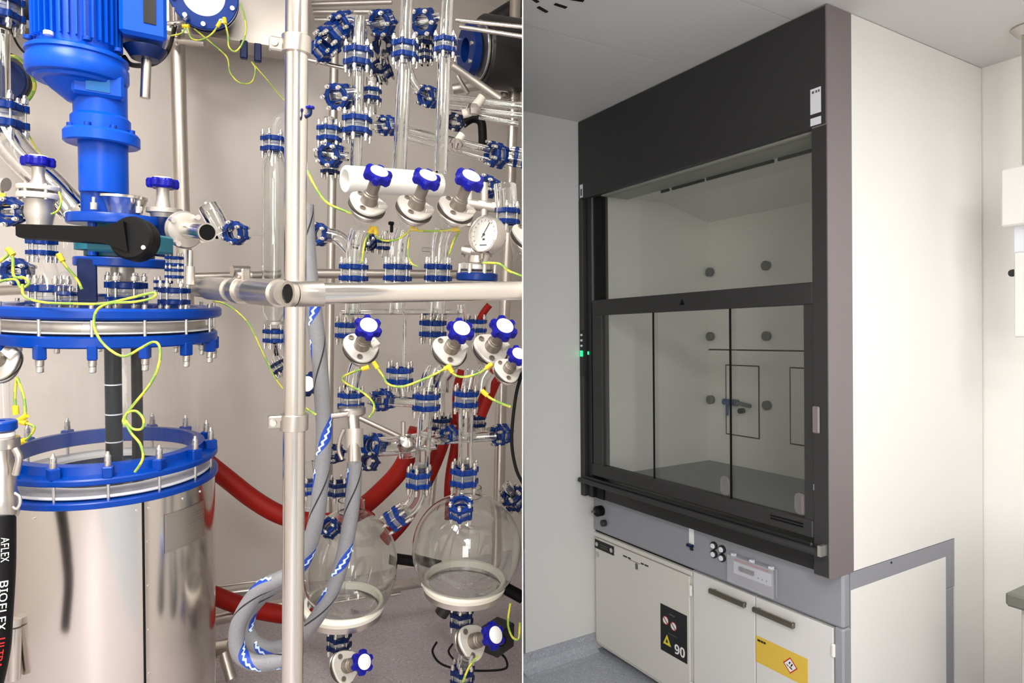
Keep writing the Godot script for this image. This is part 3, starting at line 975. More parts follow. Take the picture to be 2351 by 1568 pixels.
func wire(label, d, pts, r = 0.0026, tone = 0, lugs = []):
	DD = d
	var p = []
	for q in pts:
		p.append(pt(q))
	var t = thing(TL, "earth_wire" if tone == 0 else "cable", label, "wire", p[0], "yellow and green earth wires" if tone == 0 else "")
	p = smooth(p, 8)
	var y = Color(0.60, 0.57, 0.06)
	var g = Color(0.22, 0.38, 0.06)
	if tone == 0:
		part(t, "wire", tube(p, r, 8, true, [y, y, g, g]), M.wire_yellow)
	else:
		part(t, "wire", tube(p, r, 8), M.rubber_black)
	for l in lugs:
		var a: Vector3 = p[clampi(int(l * (p.size() - 1)), 0, p.size() - 2)]
		var b: Vector3 = p[clampi(int(l * (p.size() - 1)) + 1, 1, p.size() - 1)]
		part(t, "cable_lug", tube([a - (b - a).normalized() * 0.012, a + (b - a).normalized() * 0.012], 0.0075, 8), M.wire_lug)
	return t

func hand_knob(parent, xf, r, m = null, cap = true):
	# lobed plastic handwheel about +y of xf, r its outer radius
	if not cache.has("hk"):
		cache.hk = prism(lobes(1.0, 6, 0.24), 0.62, 0.08, true)
		cache.hc = lathe([Vector2(0, 0), Vector2(0.60, 0), Vector2(0.60, 0.06), Vector2(0.5, 0.12), Vector2(0, 0.14)], 28)
	var s = Transform3D(Basis().scaled(Vector3.ONE * r), Vector3.ZERO)
	var k = part(parent, "handwheel", cache.hk, m if m != null else M.knob_blue, xf * s)
	if cap:
		part(k, "handwheel_cap", cache.hc, M.cap_white, xf * s * Transform3D(Basis(), Vector3(0, 0.62, 0)))
	return k

func diaphragm_valve(label, u, v, d, r, dir, knob = 0.74, spin = 0.0, group = "valves with white-capped blue handwheels"):
	# clamped steel valve bonnet with grey stem and blue handwheel; u, v is the bonnet plate's centre, r its radius in pixels
	var at: Vector3 = Q(u, v, d)
	var t = thing(TL, "diaphragm_valve", label, "valve", at, group)
	var s: float = px(r, d)
	var xf: Transform3D = align(dir, at, s) * Transform3D(Basis(Vector3.UP, spin), Vector3.ZERO)
	if not cache.has("vp"):
		var tri = []
		for i in 48:
			var a = TAU * i / 48
			tri.append(Vector2(cos(a), sin(a)) * (0.93 + 0.07 * cos(3.0 * a)))
		cache.vp = prism(tri, 0.2, 0.05, true)
		cache.vd = lathe([Vector2(0, 0), Vector2(0.96, 0), Vector2(0.96, 0.12), Vector2(0, 0.12)], 32)
		cache.vs = lathe([Vector2(0, 0), Vector2(0.42, 0), Vector2(0.40, 0.5), Vector2(0.34, 0.55), Vector2(0.34, 0.62), Vector2(0.30, 0.66), Vector2(0.30, 1.55), Vector2(0, 1.55)], 24)
		cache.vg = lathe([Vector2(0.3, -1.25), Vector2(0.5, -0.9), Vector2(0.74, -0.55), Vector2(0.8, -0.3), Vector2(0.8, -0.2)], 28)
		cache.vb = lathe([Vector2(0, 0), Vector2(0.15, 0), Vector2(0.15, 0.07), Vector2(0.09, 0.07), Vector2(0.08, 0.02), Vector2(0, 0.02)], 14)
		cache.vf = boxes([[Vector3(0.62, 0.3, 0.28), Vector3(0.5, 0.2, 0.34)], [Vector3(0.72, 0.02, 0.28), Vector3(0.24, 0.7, 0.2)]], 0.03)
	part(t, "valve_glass", cache.vg, M.pipe_glass, xf)
	part(t, "clamp_plate", cache.vp, M.steel_dark, xf * Transform3D(Basis().scaled(Vector3(1, 1.3, 1)), Vector3(0, -0.38, 0)))
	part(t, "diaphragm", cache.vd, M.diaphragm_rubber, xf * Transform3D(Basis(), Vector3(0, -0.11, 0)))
	var pl = part(t, "bonnet_plate", cache.vp, M.valve_white, xf)
	for k in 3:
		var a = TAU * k / 3 + 0.25
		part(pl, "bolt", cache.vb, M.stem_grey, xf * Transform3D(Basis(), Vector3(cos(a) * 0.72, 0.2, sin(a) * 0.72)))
	part(t, "fork", cache.vf, M.valve_white, xf)
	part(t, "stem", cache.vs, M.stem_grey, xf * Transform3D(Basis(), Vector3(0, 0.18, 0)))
	hand_knob(t, xf * Transform3D(Basis(), Vector3(0, 1.62, 0)), knob)
	return t

func round_flask(called, label, u, v, d, r, neck, top, tall = 1.0):
	# hollow blown sphere with a straight neck; r, neck and top in pixels
	var at: Vector3 = Q(u, v, d)
	var R: float = px(r, d)
	var n: float = px(neck, d)
	var h: float = px(top, d)
	var t = thing(TL, called, label, "flask", at - Vector3(0, R * tall, 0))
	var prof = []
	var a1 = acos(n / R)
	var th = 0.004
	for i in 33:
		var a = lerpf(-PI / 2, a1, i / 32.0)
		prof.append(Vector2(maxf(R * cos(a), 0.0), R * sin(a)))
	prof[0].x = 0.0
	prof.append(Vector2(n, R * sin(a1) + h))
	prof.append(Vector2(n - th, R * sin(a1) + h))
	for i in 33:
		var a = lerpf(a1, -PI / 2, i / 32.0)
		prof.append(Vector2(maxf((R - th) * cos(a), 0.0) if i < 32 else 0.0, (R - th) * sin(a)))
	part(t, "flask_body", lathe(prof, 48, 0.9), M.flask_glass, Transform3D(Basis().scaled(Vector3(1, tall, 1)), at))
	return t

func clamp_collar(parent, at, dir, r, side, m = null):
	# split pipe clamp: sleeve round the tube and a bolted ear
	var mm = m if m != null else M.steel_satin
	var xf: Transform3D = align(dir, at)
	var c = part(parent, "pipe_clamp", ring(r, r * 1.28, r * 1.5, 24), mm, xf * Transform3D(Basis(), Vector3(0, -r * 0.75, 0)))
	var e: Vector3 = at + side.normalized() * r * 1.75
	part(c, "clamp_ear", box(Vector3(r * 1.2, r * 1.2, r * 0.8), r * 0.12), mm, align(dir, e))
	part(c, "clamp_bolt", cyl(r * 0.3, r * 1.3, 12), M.steel_dark, align(side.cross(dir), e - side.cross(dir).normalized() * r * 0.65))
	return c

# ---------------------------------------------------------------- reactor with its drive
var rx := Vector3.ZERO
var r_face := Vector3.ZERO
var r_right := Vector3.ZERO

func row_height(p, v):
	# height above p's foot at which a point stands on image row v
	var c: Vector3 = left_in_cam * (Vector3(p.x, 0, p.z) - Vector3(0, CAM_H, 0))
	var u: Vector3 = left_in_cam * Vector3.UP
	var k = (784.0 - v) / FOCAL
	return (k * -c.z - c.y) / (u.y + k * u.z)

func ry(v):
	return row_height(rx, v)

func rd(deg, r, y):
	var a = deg_to_rad(deg)
	var p: Vector3 = rx + (r_face * cos(a) + r_right * sin(a)) * r
	return Vector3(p.x, y, p.z)

func at_axis(y, side = 0.0):
	var p: Vector3 = rx + r_right * side
	return Transform3D(Basis(), Vector3(p.x, y, p.z))

func bead(list, sc):
	var out = []
	for e in list:
		out.append(Vector2(e[0] * sc, e[1]))
	return out

func fv(v, r, side = 0.0):
	# height of a feature whose front, r pixels nearer than the axis, shows at row v
	return row_height(rx + r_right * side + r_face * r * 2.0 / FOCAL, v)

func bd(list):
	var out = []
	for e in list:
		out.append(Vector2(e[0] * 2.0 / FOCAL, fv(e[1], maxf(e[0], 30.0), bd_side)))
	return out

var bd_side := 0.0

func reactor():
	rx = Q(250, 900, 2.0)
	r_face = Vector3(-rx.x, 0, -rx.z).normalized()
	r_right = Vector3(r_face.z, 0, -r_face.x)
	var k = 2.0 / FOCAL
	var t = thing(TL, "glass_reactor", "large jacketed glass reactor with bright blue flange rings", "reactor", at_axis(0.02).origin)
	var yj: float = ry(1097)
	# polished jacket
	var jr = 0.297
	var jk = part(t, "jacket", lathe([Vector2(0.0, 0.02), Vector2(jr - 0.004, 0.02), Vector2(jr, 0.024), Vector2(jr, yj - 0.003), Vector2(jr - 0.003, yj), Vector2(jr - 0.03, yj)], 96), M.steel, at_axis(0.0), "polished stainless jacket")
	part(jk, "seam", tube([rd(15, jr - 0.0012, 0.02), rd(15, jr - 0.0012, yj - 0.002)], 0.0036, 8), M.black, Transform3D(), "dark panel joint")
	for i in 5:
		part(jk, "rivet", cyl(0.0035, 0.002, 10), M.steel_dark, align((rd(17.2, 1, 0) - rd(17.2, 0.5, 0)), rd(17.2, jr - 0.0004, yj - 0.12 - 0.13 * i)))
	for a in [-36, 12, 18, 38, 52]:
		part(jk, "rivet", cyl(0.004, 0.003, 10), M.bolt_chrome, align(rd(a, 1, 0) - rd(a, 0.5, 0), rd(a, jr - 0.0004, yj - 0.024)))
	var pst = SurfaceTool.new()
	pst.begin(Mesh.PRIMITIVE_TRIANGLES)
	pst.set_smooth_group(0)
	for i in 12:
		var a0 = lerpf(26, 56, i / 12.0)
		var a1 = lerpf(26, 56, (i + 1) / 12.0)
		fan(pst, [rd(a0, jr + 0.0012, yj - 0.17), rd(a1, jr + 0.0012, yj - 0.17), rd(a1, jr + 0.0012, yj - 0.055), rd(a0, jr + 0.0012, yj - 0.055)], rx)
	pst.generate_normals()
	var pla = part(jk, "name_plate", pst.commit(), M.steel_satin, Transform3D(), "engraved steel plate")
	for i in 11:
		var y: float = yj - 0.066 - 0.0095 * i
		var pp = []
		for j in 7:
			pp.append(rd(lerpf(27.5, 54, j / 6.0), jr + 0.0012, y))
		part(pla, "engraved_line", tube(pp, 0.0007, 5), M.steel_dark)
	# lower flange: jacket ring, gasket line, upper ring with lugs
	part(t, "jacket_ring", ring(0.245, 0.306, 0.018, 96), M.ring_blue, at_axis(yj - 0.002))
	part(t, "gasket_ring", ring(0.20, 0.286, 0.009, 96, 0.003), M.cap_white, at_axis(yj + 0.020))
	var y1: float = ry(1052)
	part(t, "glass_lip", lathe([Vector2(0.252, yj + 0.03), Vector2(0.284, yj + 0.03), Vector2(0.284, y1 - 0.004), Vector2(0.25, y1 + 0.01)], 72), M.vessel_glass, at_axis(0.0))
	part(t, "flange_ring", lathe([Vector2(0.236, y1 + 0.004), Vector2(0.238, y1), Vector2(0.302, y1), Vector2(0.305, y1 + 0.003), Vector2(0.305, y1 + 0.014), Vector2(0.301, y1 + 0.018), Vector2(0.272, y1 + 0.022), Vector2(0.266, y1 + 0.044), Vector2(0.240, y1 + 0.046), Vector2(0.236, y1 + 0.004)], 96, 0.5), M.ring_blue, at_axis(0.0))
	for i in 14:
		var a = -1.0 + 360.0 / 14 * i
		var p = rd(a, 0.286, 0)
		part(t, "lug", box(Vector3(0.026, 0.032, 0.034), 0.003), M.ring_blue, align(Vector3.UP, Vector3(p.x, y1 + 0.032, p.z)) * Transform3D(Basis(Vector3.UP, deg_to_rad(-a)), Vector3.ZERO))
		var s = part(t, "stud", tube([Vector3(p.x, yj - 0.004, p.z), Vector3(p.x, y1 + 0.05, p.z)], 0.0042, 8), M.bolt_chrome)
		part(s, "stud_spring", cyl(0.009, 0.014, 10), M.steel_dark, Transform3D(Basis(), Vector3(p.x, y1 + 0.048, p.z)))
		part(s, "stud_nut", lathe([Vector2(0, 0), Vector2(0.0085, 0), Vector2(0.0085, 0.014), Vector2(0.005, 0.018), Vector2(0.004, 0.026), Vector2(0, 0.027)], 8), M.bolt_chrome, Transform3D(Basis(), Vector3(p.x, y1 + 0.062, p.z)))
	# vessel
	var y2: float = ry(779)
	var y3: float = ry(702)
	part(t, "vessel", lathe([Vector2(0.245, yj - 0.3), Vector2(0.252, yj), Vector2(0.252, y1 + 0.02), Vector2(0.252, y2 - 0.03), Vector2(0.262, y2 - 0.01), Vector2(0.27, y2 + 0.01)], 96), M.vessel_glass, at_axis(0.0), "clear glass vessel")
	part(t, "vessel_inside", lathe([Vector2(0.236, yj - 0.3), Vector2(0.243, yj), Vector2(0.243, y2 - 0.03), Vector2(0.25, y2)], 96), M.vessel_glass, at_axis(0.0))
	part(t, "vessel_floor", lathe([Vector2(0, yj - 0.42), Vector2(0.12, yj - 0.40), Vector2(0.2, yj - 0.36), Vector2(0.236, yj - 0.3)], 48), M.gasket, at_axis(0.0))
	# upper flange pair
	part(t, "flange_ring", lathe([Vector2(0.258, y2 + 0.002), Vector2(0.262, y2 - 0.002), Vector2(0.30, y2 - 0.002), Vector2(0.305, y2 + 0.002), Vector2(0.305, y2 + 0.026), Vector2(0.30, y2 + 0.03), Vector2(0.262, y2 + 0.03), Vector2(0.258, y2 + 0.002)], 96), M.ring_blue, at_axis(0.0))
	part(t, "glass_lip", lathe([Vector2(0.288, y2 + 0.032), Vector2(0.292, y2 + 0.036), Vector2(0.292, y3 - 0.034), Vector2(0.288, y3 - 0.03)], 72), M.vessel_glass, at_axis(0.0))
	for y in [y2 + 0.036, y3 - 0.036]:
		part(t, "gasket_ring", ring(0.25, 0.293, 0.004, 96, 0.001), M.cap_white, at_axis(y))
	part(t, "lid_ring", lathe([Vector2(0.25, y3 - 0.028), Vector2(0.312, y3 - 0.028), Vector2(0.318, y3 - 0.022), Vector2(0.318, y3 - 0.004), Vector2(0.312, y3 + 0.002), Vector2(0.25, y3 + 0.002), Vector2(0.25, y3 - 0.028)], 96), M.ring_blue, at_axis(0.0))
	part(t, "lid_skirt", lathe([Vector2(0.262, y2 + 0.03), Vector2(0.27, y2 + 0.042), Vector2(0.27, y3 - 0.042), Vector2(0.262, y3 - 0.03)], 72), M.steel_dark, at_axis(0.0))
	for i in 15:
		var a = -7.0 + 24.0 * i
		var p = rd(a, 0.296, 0)
		part(t, "lug", box(Vector3(0.024, 0.04, 0.03), 0.003), M.ring_blue, align(Vector3.UP, Vector3(p.x, y2 - 0.012, p.z)) * Transform3D(Basis(Vector3.UP, deg_to_rad(-a)), Vector3.ZERO))
		var s = part(t, "stud", tube([Vector3(p.x, y2 - 0.045, p.z), Vector3(p.x, y3 + 0.008, p.z)], 0.0045, 8), M.bolt_chrome)
		part(s, "stud_spring", cyl(0.010, 0.016, 10), M.steel_dark, Transform3D(Basis(), Vector3(p.x, y2 - 0.048, p.z)))
		part(s, "stud_nut", cyl(0.009, 0.018, 8, 0.002), M.bolt_chrome, Transform3D(Basis(), Vector3(p.x, y2 - 0.066, p.z)))
		part(s, "stud_cap", cyl(0.006, 0.012, 8), M.steel_dark, Transform3D(Basis(), Vector3(p.x, y3 + 0.002, p.z)))
	part(t, "lid", lathe([Vector2(0.27, y3 + 0.001), Vector2(0.25, y3 + 0.006), Vector2(0.2, y3 + 0.016), Vector2(0.12, y3 + 0.024), Vector2(0.08, y3 + 0.03)], 64), M.vessel_glass, at_axis(0.0))
	# stirrer and baffle
	var sh = part(t, "stirrer_shaft", tube([at_axis(y3 + 0.02, 0.012).origin, at_axis(yj - 0.28, 0.012).origin], 0.0235, 20), M.shaft_dark)
	for v in [884, 952, 1015]:
		part(sh, "shaft_mark", ring(0.0236, 0.0242, 0.004, 20, 0.0001), M.label_white, at_axis(ry(v), 0.012))
	part(t, "baffle", tube([at_axis(y3 + 0.0, 0.075).origin, at_axis(yj - 0.26, 0.075).origin], 0.016, 16), M.shaft_dark)
	# ---- drive
	var dr = thing(TL, "agitator_drive", "bright blue finned agitator motor with gearbox and flanged column", "motor", at_axis(ry(500), -0.01).origin)
	var oc = -3.0 * k   # column offset from the axis
	bd_side = oc
	part(dr, "drive_column", lathe(bd([[0, 441], [47, 440], [48, 436], [48, 318], [0, 318]]), 48), M.motor_blue, at_axis(0.0, oc))
	part(dr, "column_neck", lathe(bd([[0, 492], [33, 492], [33, 440], [0, 440]]), 36), M.ring_blue, at_axis(0.0, oc - 12 * k))
	var cf = part(dr, "column_flange", lathe(bd([[0, 322], [70, 322], [74, 318], [74, 296], [70, 291], [0, 290]]), 64), M.motor_blue, at_axis(0.0, oc - 2 * k))
	for i in 8:
		part(cf, "bolt", cyl(0.009, 0.012, 6), M.ring_blue, align(Vector3.UP, rd(20 + 45 * i, 62 * k, fv(291, 74)) + r_right * (oc - 2 * k)))
	part(dr, "gear_housing", lathe(bd([[0, 292], [58, 292], [58, 262], [52, 256], [52, 184], [46, 178], [0, 178]]), 48), M.motor_blue, at_axis(0.0, oc - 4 * k))
	# offset gear case
	var ga: Transform3D = at_axis(0.0, oc - 44 * k)
	bd_side = oc - 44 * k
	part(dr, "gear_case", lathe(bd([[0, 232], [22, 228], [52, 196], [66, 178], [80, 172], [84, 160], [0, 160]]), 48), M.motor_blue, ga)
	var gb: Vector3 = at_axis((fv(166, 60) + fv(222, 60)) / 2.0, oc - 8 * k).origin + r_face * 30 * k
	var gp = part(dr, "gear_cover", box(Vector3(96 * k, fv(166, 60) - fv(222, 60), 60 * k), 0.008), M.motor_blue, align(Vector3.UP, gb) * Transform3D(Basis(Vector3.UP, atan2(r_face.x, r_face.z)), Vector3.ZERO))
	part(gp, "rating_plate", box(Vector3(44 * k, 36 * k, 0.002)), M.plate_blue, Transform3D(Basis(Vector3.UP, atan2(r_face.x, r_face.z)), gb + r_face * 30.8 * k + Vector3(0, 0.002, 0)), "small metal rating plate")
	var mo: float = oc - 44 * k
	var mf = part(dr, "motor_flange", lathe(bd([[0, 164], [84, 164], [92, 158], [96, 148], [96, 122], [92, 116], [92, 110], [96, 106], [95, 98], [88, 95], [0, 94]]), 72), M.motor_blue, at_axis(0.0, mo))
	for i in 8:
		part(mf, "bolt", cyl(0.012, 0.01, 6), M.cap_white if i == 7 else M.ring_blue, align(Vector3.UP, rd(12 + 45 * i, 88 * k, fv(97, 96)) + r_right * mo))
	part(dr, "motor_body", lathe(bd([[0, 96], [74, 95], [74, -190], [60, -205], [0, -206]]), 64), M.motor_blue, at_axis(0.0, mo))
	for i in 36:
		var a = 10.0 * i
		part(dr, "cooling_fin", box(Vector3(0.0045, ry(-185) - fv(92, 77), 0.02)), M.motor_blue, Transform3D(Basis(Vector3.UP, atan2(r_face.x, r_face.z) + deg_to_rad(a)), rd(a, 77 * k, (ry(-185) + fv(92, 77)) / 2.0) + r_right * mo))
	var tb: Vector3 = at_axis(0, mo + 122 * k).origin
	var bas = Basis(Vector3.UP, atan2(r_face.x, r_face.z))
	var tx = part(dr, "terminal_box", box(Vector3(92 * k, ry(-150) - fv(66, 50), 110 * k), 0.01), M.motor_blue, Transform3D(bas, Vector3(tb.x, (ry(-150) + fv(66, 50)) / 2, tb.z)))
	part(tx, "box_boss", lathe(bd([[0, 100], [30, 98], [44, 70], [44, 66], [0, 66]]), 24), M.flange_navy, at_axis(0.0, mo + 128 * k))
	part(tx, "box_window", box(Vector3(24 * k, ry(-60) - fv(32, 55), 0.004)), M.black_gloss, Transform3D(bas, Vector3(tb.x, (ry(-60) + fv(32, 55)) / 2, tb.z) + r_right * 12 * k + r_face * 56 * k))
	part(tx, "cable_gland", tube([at_axis(fv(98, 30), mo + 130 * k).origin, at_axis(fv(205, 20), mo + 126 * k).origin], 0.014, 12), M.steel_satin)
	# ---- seal tower on the lid
	bd_side = 0.02
	var st = thing(TL, "seal_tower", "blue plated shaft seal tower with a polished steel cup", "shaft seal", at_axis(ry(690), 0.01).origin)
	var o1 = 24.0 * k
	part(st, "steel_cup", lathe(bd([[0, 488], [40, 488], [44, 472], [51, 452], [53, 450], [53, 444], [50, 443], [46, 450], [0, 456]]), 48), M.steel, at_axis(0.0, o1 + 6 * k))
	for y in [[512, 488, 97, 20.0], [612, 590, 97, 32.0], [694, 676, 52, 30.0]]:
		part(st, "tower_plate", lathe(bd([[0, y[0]], [y[2] - 2, y[0]], [y[2], y[0] - 3], [y[2], y[1] + 3], [y[2] - 2, y[1]], [0, y[1]]]), 64), M.ring_blue, at_axis(0.0, y[3] * k))
	for a in [-40, 40, 140, 220]:
		var p = rd(a, 66 * k, ry(488)) + r_right * 20 * k
		part(st, "tower_bolt", lathe([Vector2(0, 0), Vector2(0.010, 0), Vector2(0.010, 0.02), Vector2(0.005, 0.022), Vector2(0.005, 0.036), Vector2(0, 0.036)], 8), M.bolt_chrome, Transform3D(Basis(), p))
		part(st, "tower_post", tube([rd(a, 80 * k, ry(590)) + r_right * 26 * k, rd(a, 80 * k, ry(512)) + r_right * 26 * k], 0.012, 12), M.ring_blue)
	part(st, "seal_body", lathe(bd([[0, 590], [70, 588], [70, 576], [88, 574], [88, 548], [60, 545], [60, 512], [0, 512]]), 48), M.teal, at_axis(0.0, 26 * k), "teal seal body")
	part(st, "glass_spool", lathe(bd([[58, 676], [52, 664], [52, 628], [58, 613]]), 48), M.vessel_glass, at_axis(0.0, 30 * k))
	part(st, "spool_core", lathe(bd([[0, 690], [24, 690], [24, 613], [0, 613]]), 24), M.steel_dark, at_axis(0.0, 30 * k))
	part(st, "bracket", box(Vector3(36 * k, ry(598) - ry(692), 36 * k), 0.003), M.flange_navy, Transform3D(bas, at_axis((ry(598) + ry(692)) / 2, -36 * k).origin + r_face * 60 * k), "dark blue bracket")
	# ---- small nozzles standing on the lid
	for e in [["bolted blue nozzle on the reactor lid below the left valve", 112, 680, 46], ["bolted blue nozzle on the reactor lid under the steel clamp", 400, 680, 34], ["bolted blue nozzle on the reactor lid beside the glass dome", 152, 684, 26], ["bolted blue nozzle in the middle of the reactor lid", 290, 672, 44]]:
		DD = 1.92
		var ns = thing(TL, "lid_nozzle", e[0], "nozzle", Q(e[1], e[2] + 14, DD))
		coupling(ns, Q(e[1], e[2], DD), Vector3.UP, px(e[3]))
	DD = 1.9
	var gd = thing(TL, "glass_dome", "small glass dome on the reactor lid", "glass dome", Q(150, 676, 1.9))
	part(gd, "dome", lathe(bead([[22, -0.01], [22, 0.015], [20, 0.03], [14, 0.046], [6, 0.055], [0, 0.057]], 1.9 / FOCAL), 32), M.pipe_glass, Transform3D(Basis(), Q(150, 668, 1.9)))
	var gw = thing(TL, "glass_neck", "wide glass neck under the left diaphragm valve", "glass pipe", Q(105, 668, 1.9))
	part(gw, "neck_tube", tube(smooth([Q(96, 575, 1.9), Q(96, 600, 1.9), Q(104, 630, 1.9), Q(112, 670, 1.9)], 6), px(26), 24, false), M.pipe_glass)
	coupling(gw, Q(96, 568, 1.9), Vector3.UP, px(32))
	part(gw, "upper_tube", tube([Q(96, 556, 1.9), Q(95, 500, 1.9)], px(25), 24, false), M.pipe_glass)
	var gx = thing(TL, "glass_riser", "short glass riser beside the black lever", "glass pipe", Q(150, 592, 1.98))
	part(gx, "riser_tube", tube([Q(150, 596, 1.98), Q(150, 540, 1.98)], px(24), 24, false), M.pipe_glass)
	for e in [[400, 600], [400, 628], [375, 655]]:
		DD = 1.94
		coupling(thing(TL, "lid_coupling", "small blue coupling beside the seal tower, " + ("top" if e[1] == 600 else "middle" if e[1] == 628 else "bottom") + " of three", "coupling", Q(e[0], e[1], DD)), Q(e[0], e[1], DD), Vector3.UP, px(20))
	# ---- valve with blue knob, left of the drive
	var vl = thing(TL, "lid_valve", "steel lid valve with flat blue knob left of the drive column", "valve", Q(88, 520, 1.9))
	var vx: Vector3 = Q(90, 470, 1.9)
	var kk = 1.9 / FOCAL
	var yy = func(v): return Q(88, v, 1.9).y
	hand_knob(vl, Transform3D(Basis(), Vector3(vx.x, yy.call(384), vx.z)), 34 * kk)
	part(vl, "stem", lathe(bead([[0, yy.call(430)], [22, yy.call(428)], [14, yy.call(415)], [12, yy.call(400)], [14, yy.call(385)], [0, yy.call(384)]], kk), 24), M.cast_steel, Transform3D(Basis(), Vector3(vx.x, 0, vx.z)))
	for e in [[438, 427], [457, 444]]:
		part(vl, "bonnet_plate", lathe(bead([[0, yy.call(e[0])], [42, yy.call(e[0])], [43, yy.call(e[0] - 2)], [43, yy.call(e[1] + 2)], [41, yy.call(e[1])], [0, yy.call(e[1])]], kk), 36), M.valve_white, Transform3D(Basis(), Vector3(vx.x, 0, vx.z)))
	part(vl, "valve_body", lathe(bead([[24, yy.call(520)], [26, yy.call(505)], [30, yy.call(490)], [28, yy.call(470)], [32, yy.call(458)]], kk), 32), M.cast_steel, Transform3D(Basis(), Vector3(vx.x, 0, vx.z)))
	for a in 6:
		part(vl, "bolt", cyl(0.006, 0.045, 8), M.steel_dark, Transform3D(Basis(), Vector3(vx.x + cos(a * TAU / 6) * 38 * kk, yy.call(460), vx.z + sin(a * TAU / 6) * 38 * kk)))
	# ---- valve with blue knob, right of the drive
	var vr = thing(TL, "lid_valve", "steel lid valve with flat blue knob right of the drive column", "valve", Q(376, 500, 2.0))
	vx = Q(374, 470, 2.0)
	kk = 2.0 / FOCAL
	yy = func(v): return Q(374, v, 2.0).y
	hand_knob(vr, Transform3D(Basis(), Vector3(vx.x, yy.call(433), vx.z)), 34 * kk)
	part(vr, "stem", lathe(bead([[0, yy.call(482)], [17, yy.call(480)], [14, yy.call(460)], [13, yy.call(440)], [14, yy.call(433)], [0, yy.call(432)]], kk), 24), M.cast_steel, Transform3D(Basis(), Vector3(vx.x, 0, vx.z)))
	part(vr, "bonnet_plate", lathe(bead([[0, yy.call(500)], [28, yy.call(500)], [30, yy.call(490)], [38, yy.call(489)], [38, yy.call(479)], [36, yy.call(478)], [0, yy.call(478)]], kk), 36), M.cast_steel, Transform3D(Basis(), Vector3(vx.x + 0.004, 0, vx.z)))
	part(vr, "valve_body", lathe(bead([[0, yy.call(590)], [20, yy.call(588)], [20, yy.call(545)], [30, yy.call(530)], [30, yy.call(500)], [0, yy.call(500)]], kk), 24), M.flange_navy, Transform3D(Basis(), Vector3(vx.x, 0, vx.z)))
	# ---- long black lever
	var le = thing(TL, "black_lever", "long black lever handle with round hub before the seal tower", "lever", Q(310, 560, 1.72))
	var hub: Vector3 = Q(308, 549, 1.74)
	var cd: Vector3 = camdir(0, 0.05, 1)
	part(le, "hub", cyl(50 * 1.74 / FOCAL, 0.05, 48, 0.006), M.black, align(cd, hub - cd * 0.03))
	var lb: Basis = Basis(cd.cross(Vector3.UP) * -1.0, Vector3.UP, cd).orthonormalized()
	var kl = 1.72 / FOCAL
	part(le, "lever_arm", prism([Vector2(-256 * kl, -12 * kl), Vector2(-250 * kl, -16 * kl), Vector2(-60 * kl, -16 * kl), Vector2(-10 * kl, -30 * kl), Vector2(0, 40 * kl), Vector2(-60 * kl, 20 * kl), Vector2(-250 * kl, 14 * kl), Vector2(-256 * kl, 10 * kl)], 0.03), M.black, Transform3D(Basis(Vector3.UP.cross(cd).normalized(), cd, -Vector3.UP), hub + Vector3(0, 0.006, 0)))
	part(le, "hub_screw", cyl(0.006, 0.003, 12), M.bolt_chrome, align(cd, Q(335, 570, 1.72) + cd * 0.01))
	part(le, "gear_box", box(Vector3(0.2, 0.05, 0.08), 0.006), M.teal, Transform3D(lb, Q(300, 560, 1.80)))
	# ---- steel clamp stub with a black open end
	var cs = thing(TL, "clamp_stub", "steel clamp union with an open black-bored pipe end", "pipe fitting", Q(440, 580, 1.86))
	var c0: Vector3 = Q(425, 528, 1.9)
	var c1: Vector3 = Q(472, 533, 1.80)
	var ca: Vector3 = (c1 - c0).normalized()
	part(cs, "stub_pipe", tube([c0, c1], 0.024, 24), M.steel)
	part(cs, "pipe_rim", lathe([Vector2(0.022, 0), Vector2(0.026, 0), Vector2(0.026, 0.012), Vector2(0.022, 0.012)], 24), M.steel_satin, align(ca, c1))
	part(cs, "bore", cyl(0.0222, 0.006, 24), M.black, align(ca, c1 + ca * 0.004))
	part(cs, "union_plate", lathe([Vector2(0, 0), Vector2(0.052, 0), Vector2(0.055, 0.006), Vector2(0.05, 0.02), Vector2(0.03, 0.026), Vector2(0, 0.026)], 32), M.cast_steel, align(ca, c0 - ca * 0.01))
	part(cs, "union_back", lathe([Vector2(0, 0), Vector2(0.046, 0), Vector2(0.046, 0.02), Vector2(0, 0.02)], 32), M.flange_navy, align(ca, c0 - ca * 0.04))
	for a in 4:
		var o: Vector3 = align(ca, c0) * Vector3(cos(a * TAU / 4 + 0.6) * 0.048, 0.004, sin(a * TAU / 4 + 0.6) * 0.048)
		part(cs, "bolt", cyl(0.008, 0.022, 8), M.bolt_chrome, align(ca, o))
	part(cs, "drain_pipe", tube([Q(436, 575, 1.86), Q(436, 612, 1.86)], 0.008, 12), M.steel_satin)
	part(cs, "drain_valve", tube([Q(436, 612, 1.86), Q(436, 654, 1.86)], 0.013, 12), M.cast_steel)

# ---------------------------------------------------------------- frame, pipework, flasks, hoses
func plant_bay():
	reactor()
	frame_work()
	upper_glass()
	valves()
	lower_glass()
	hoses()
	wires()
	left_edge()

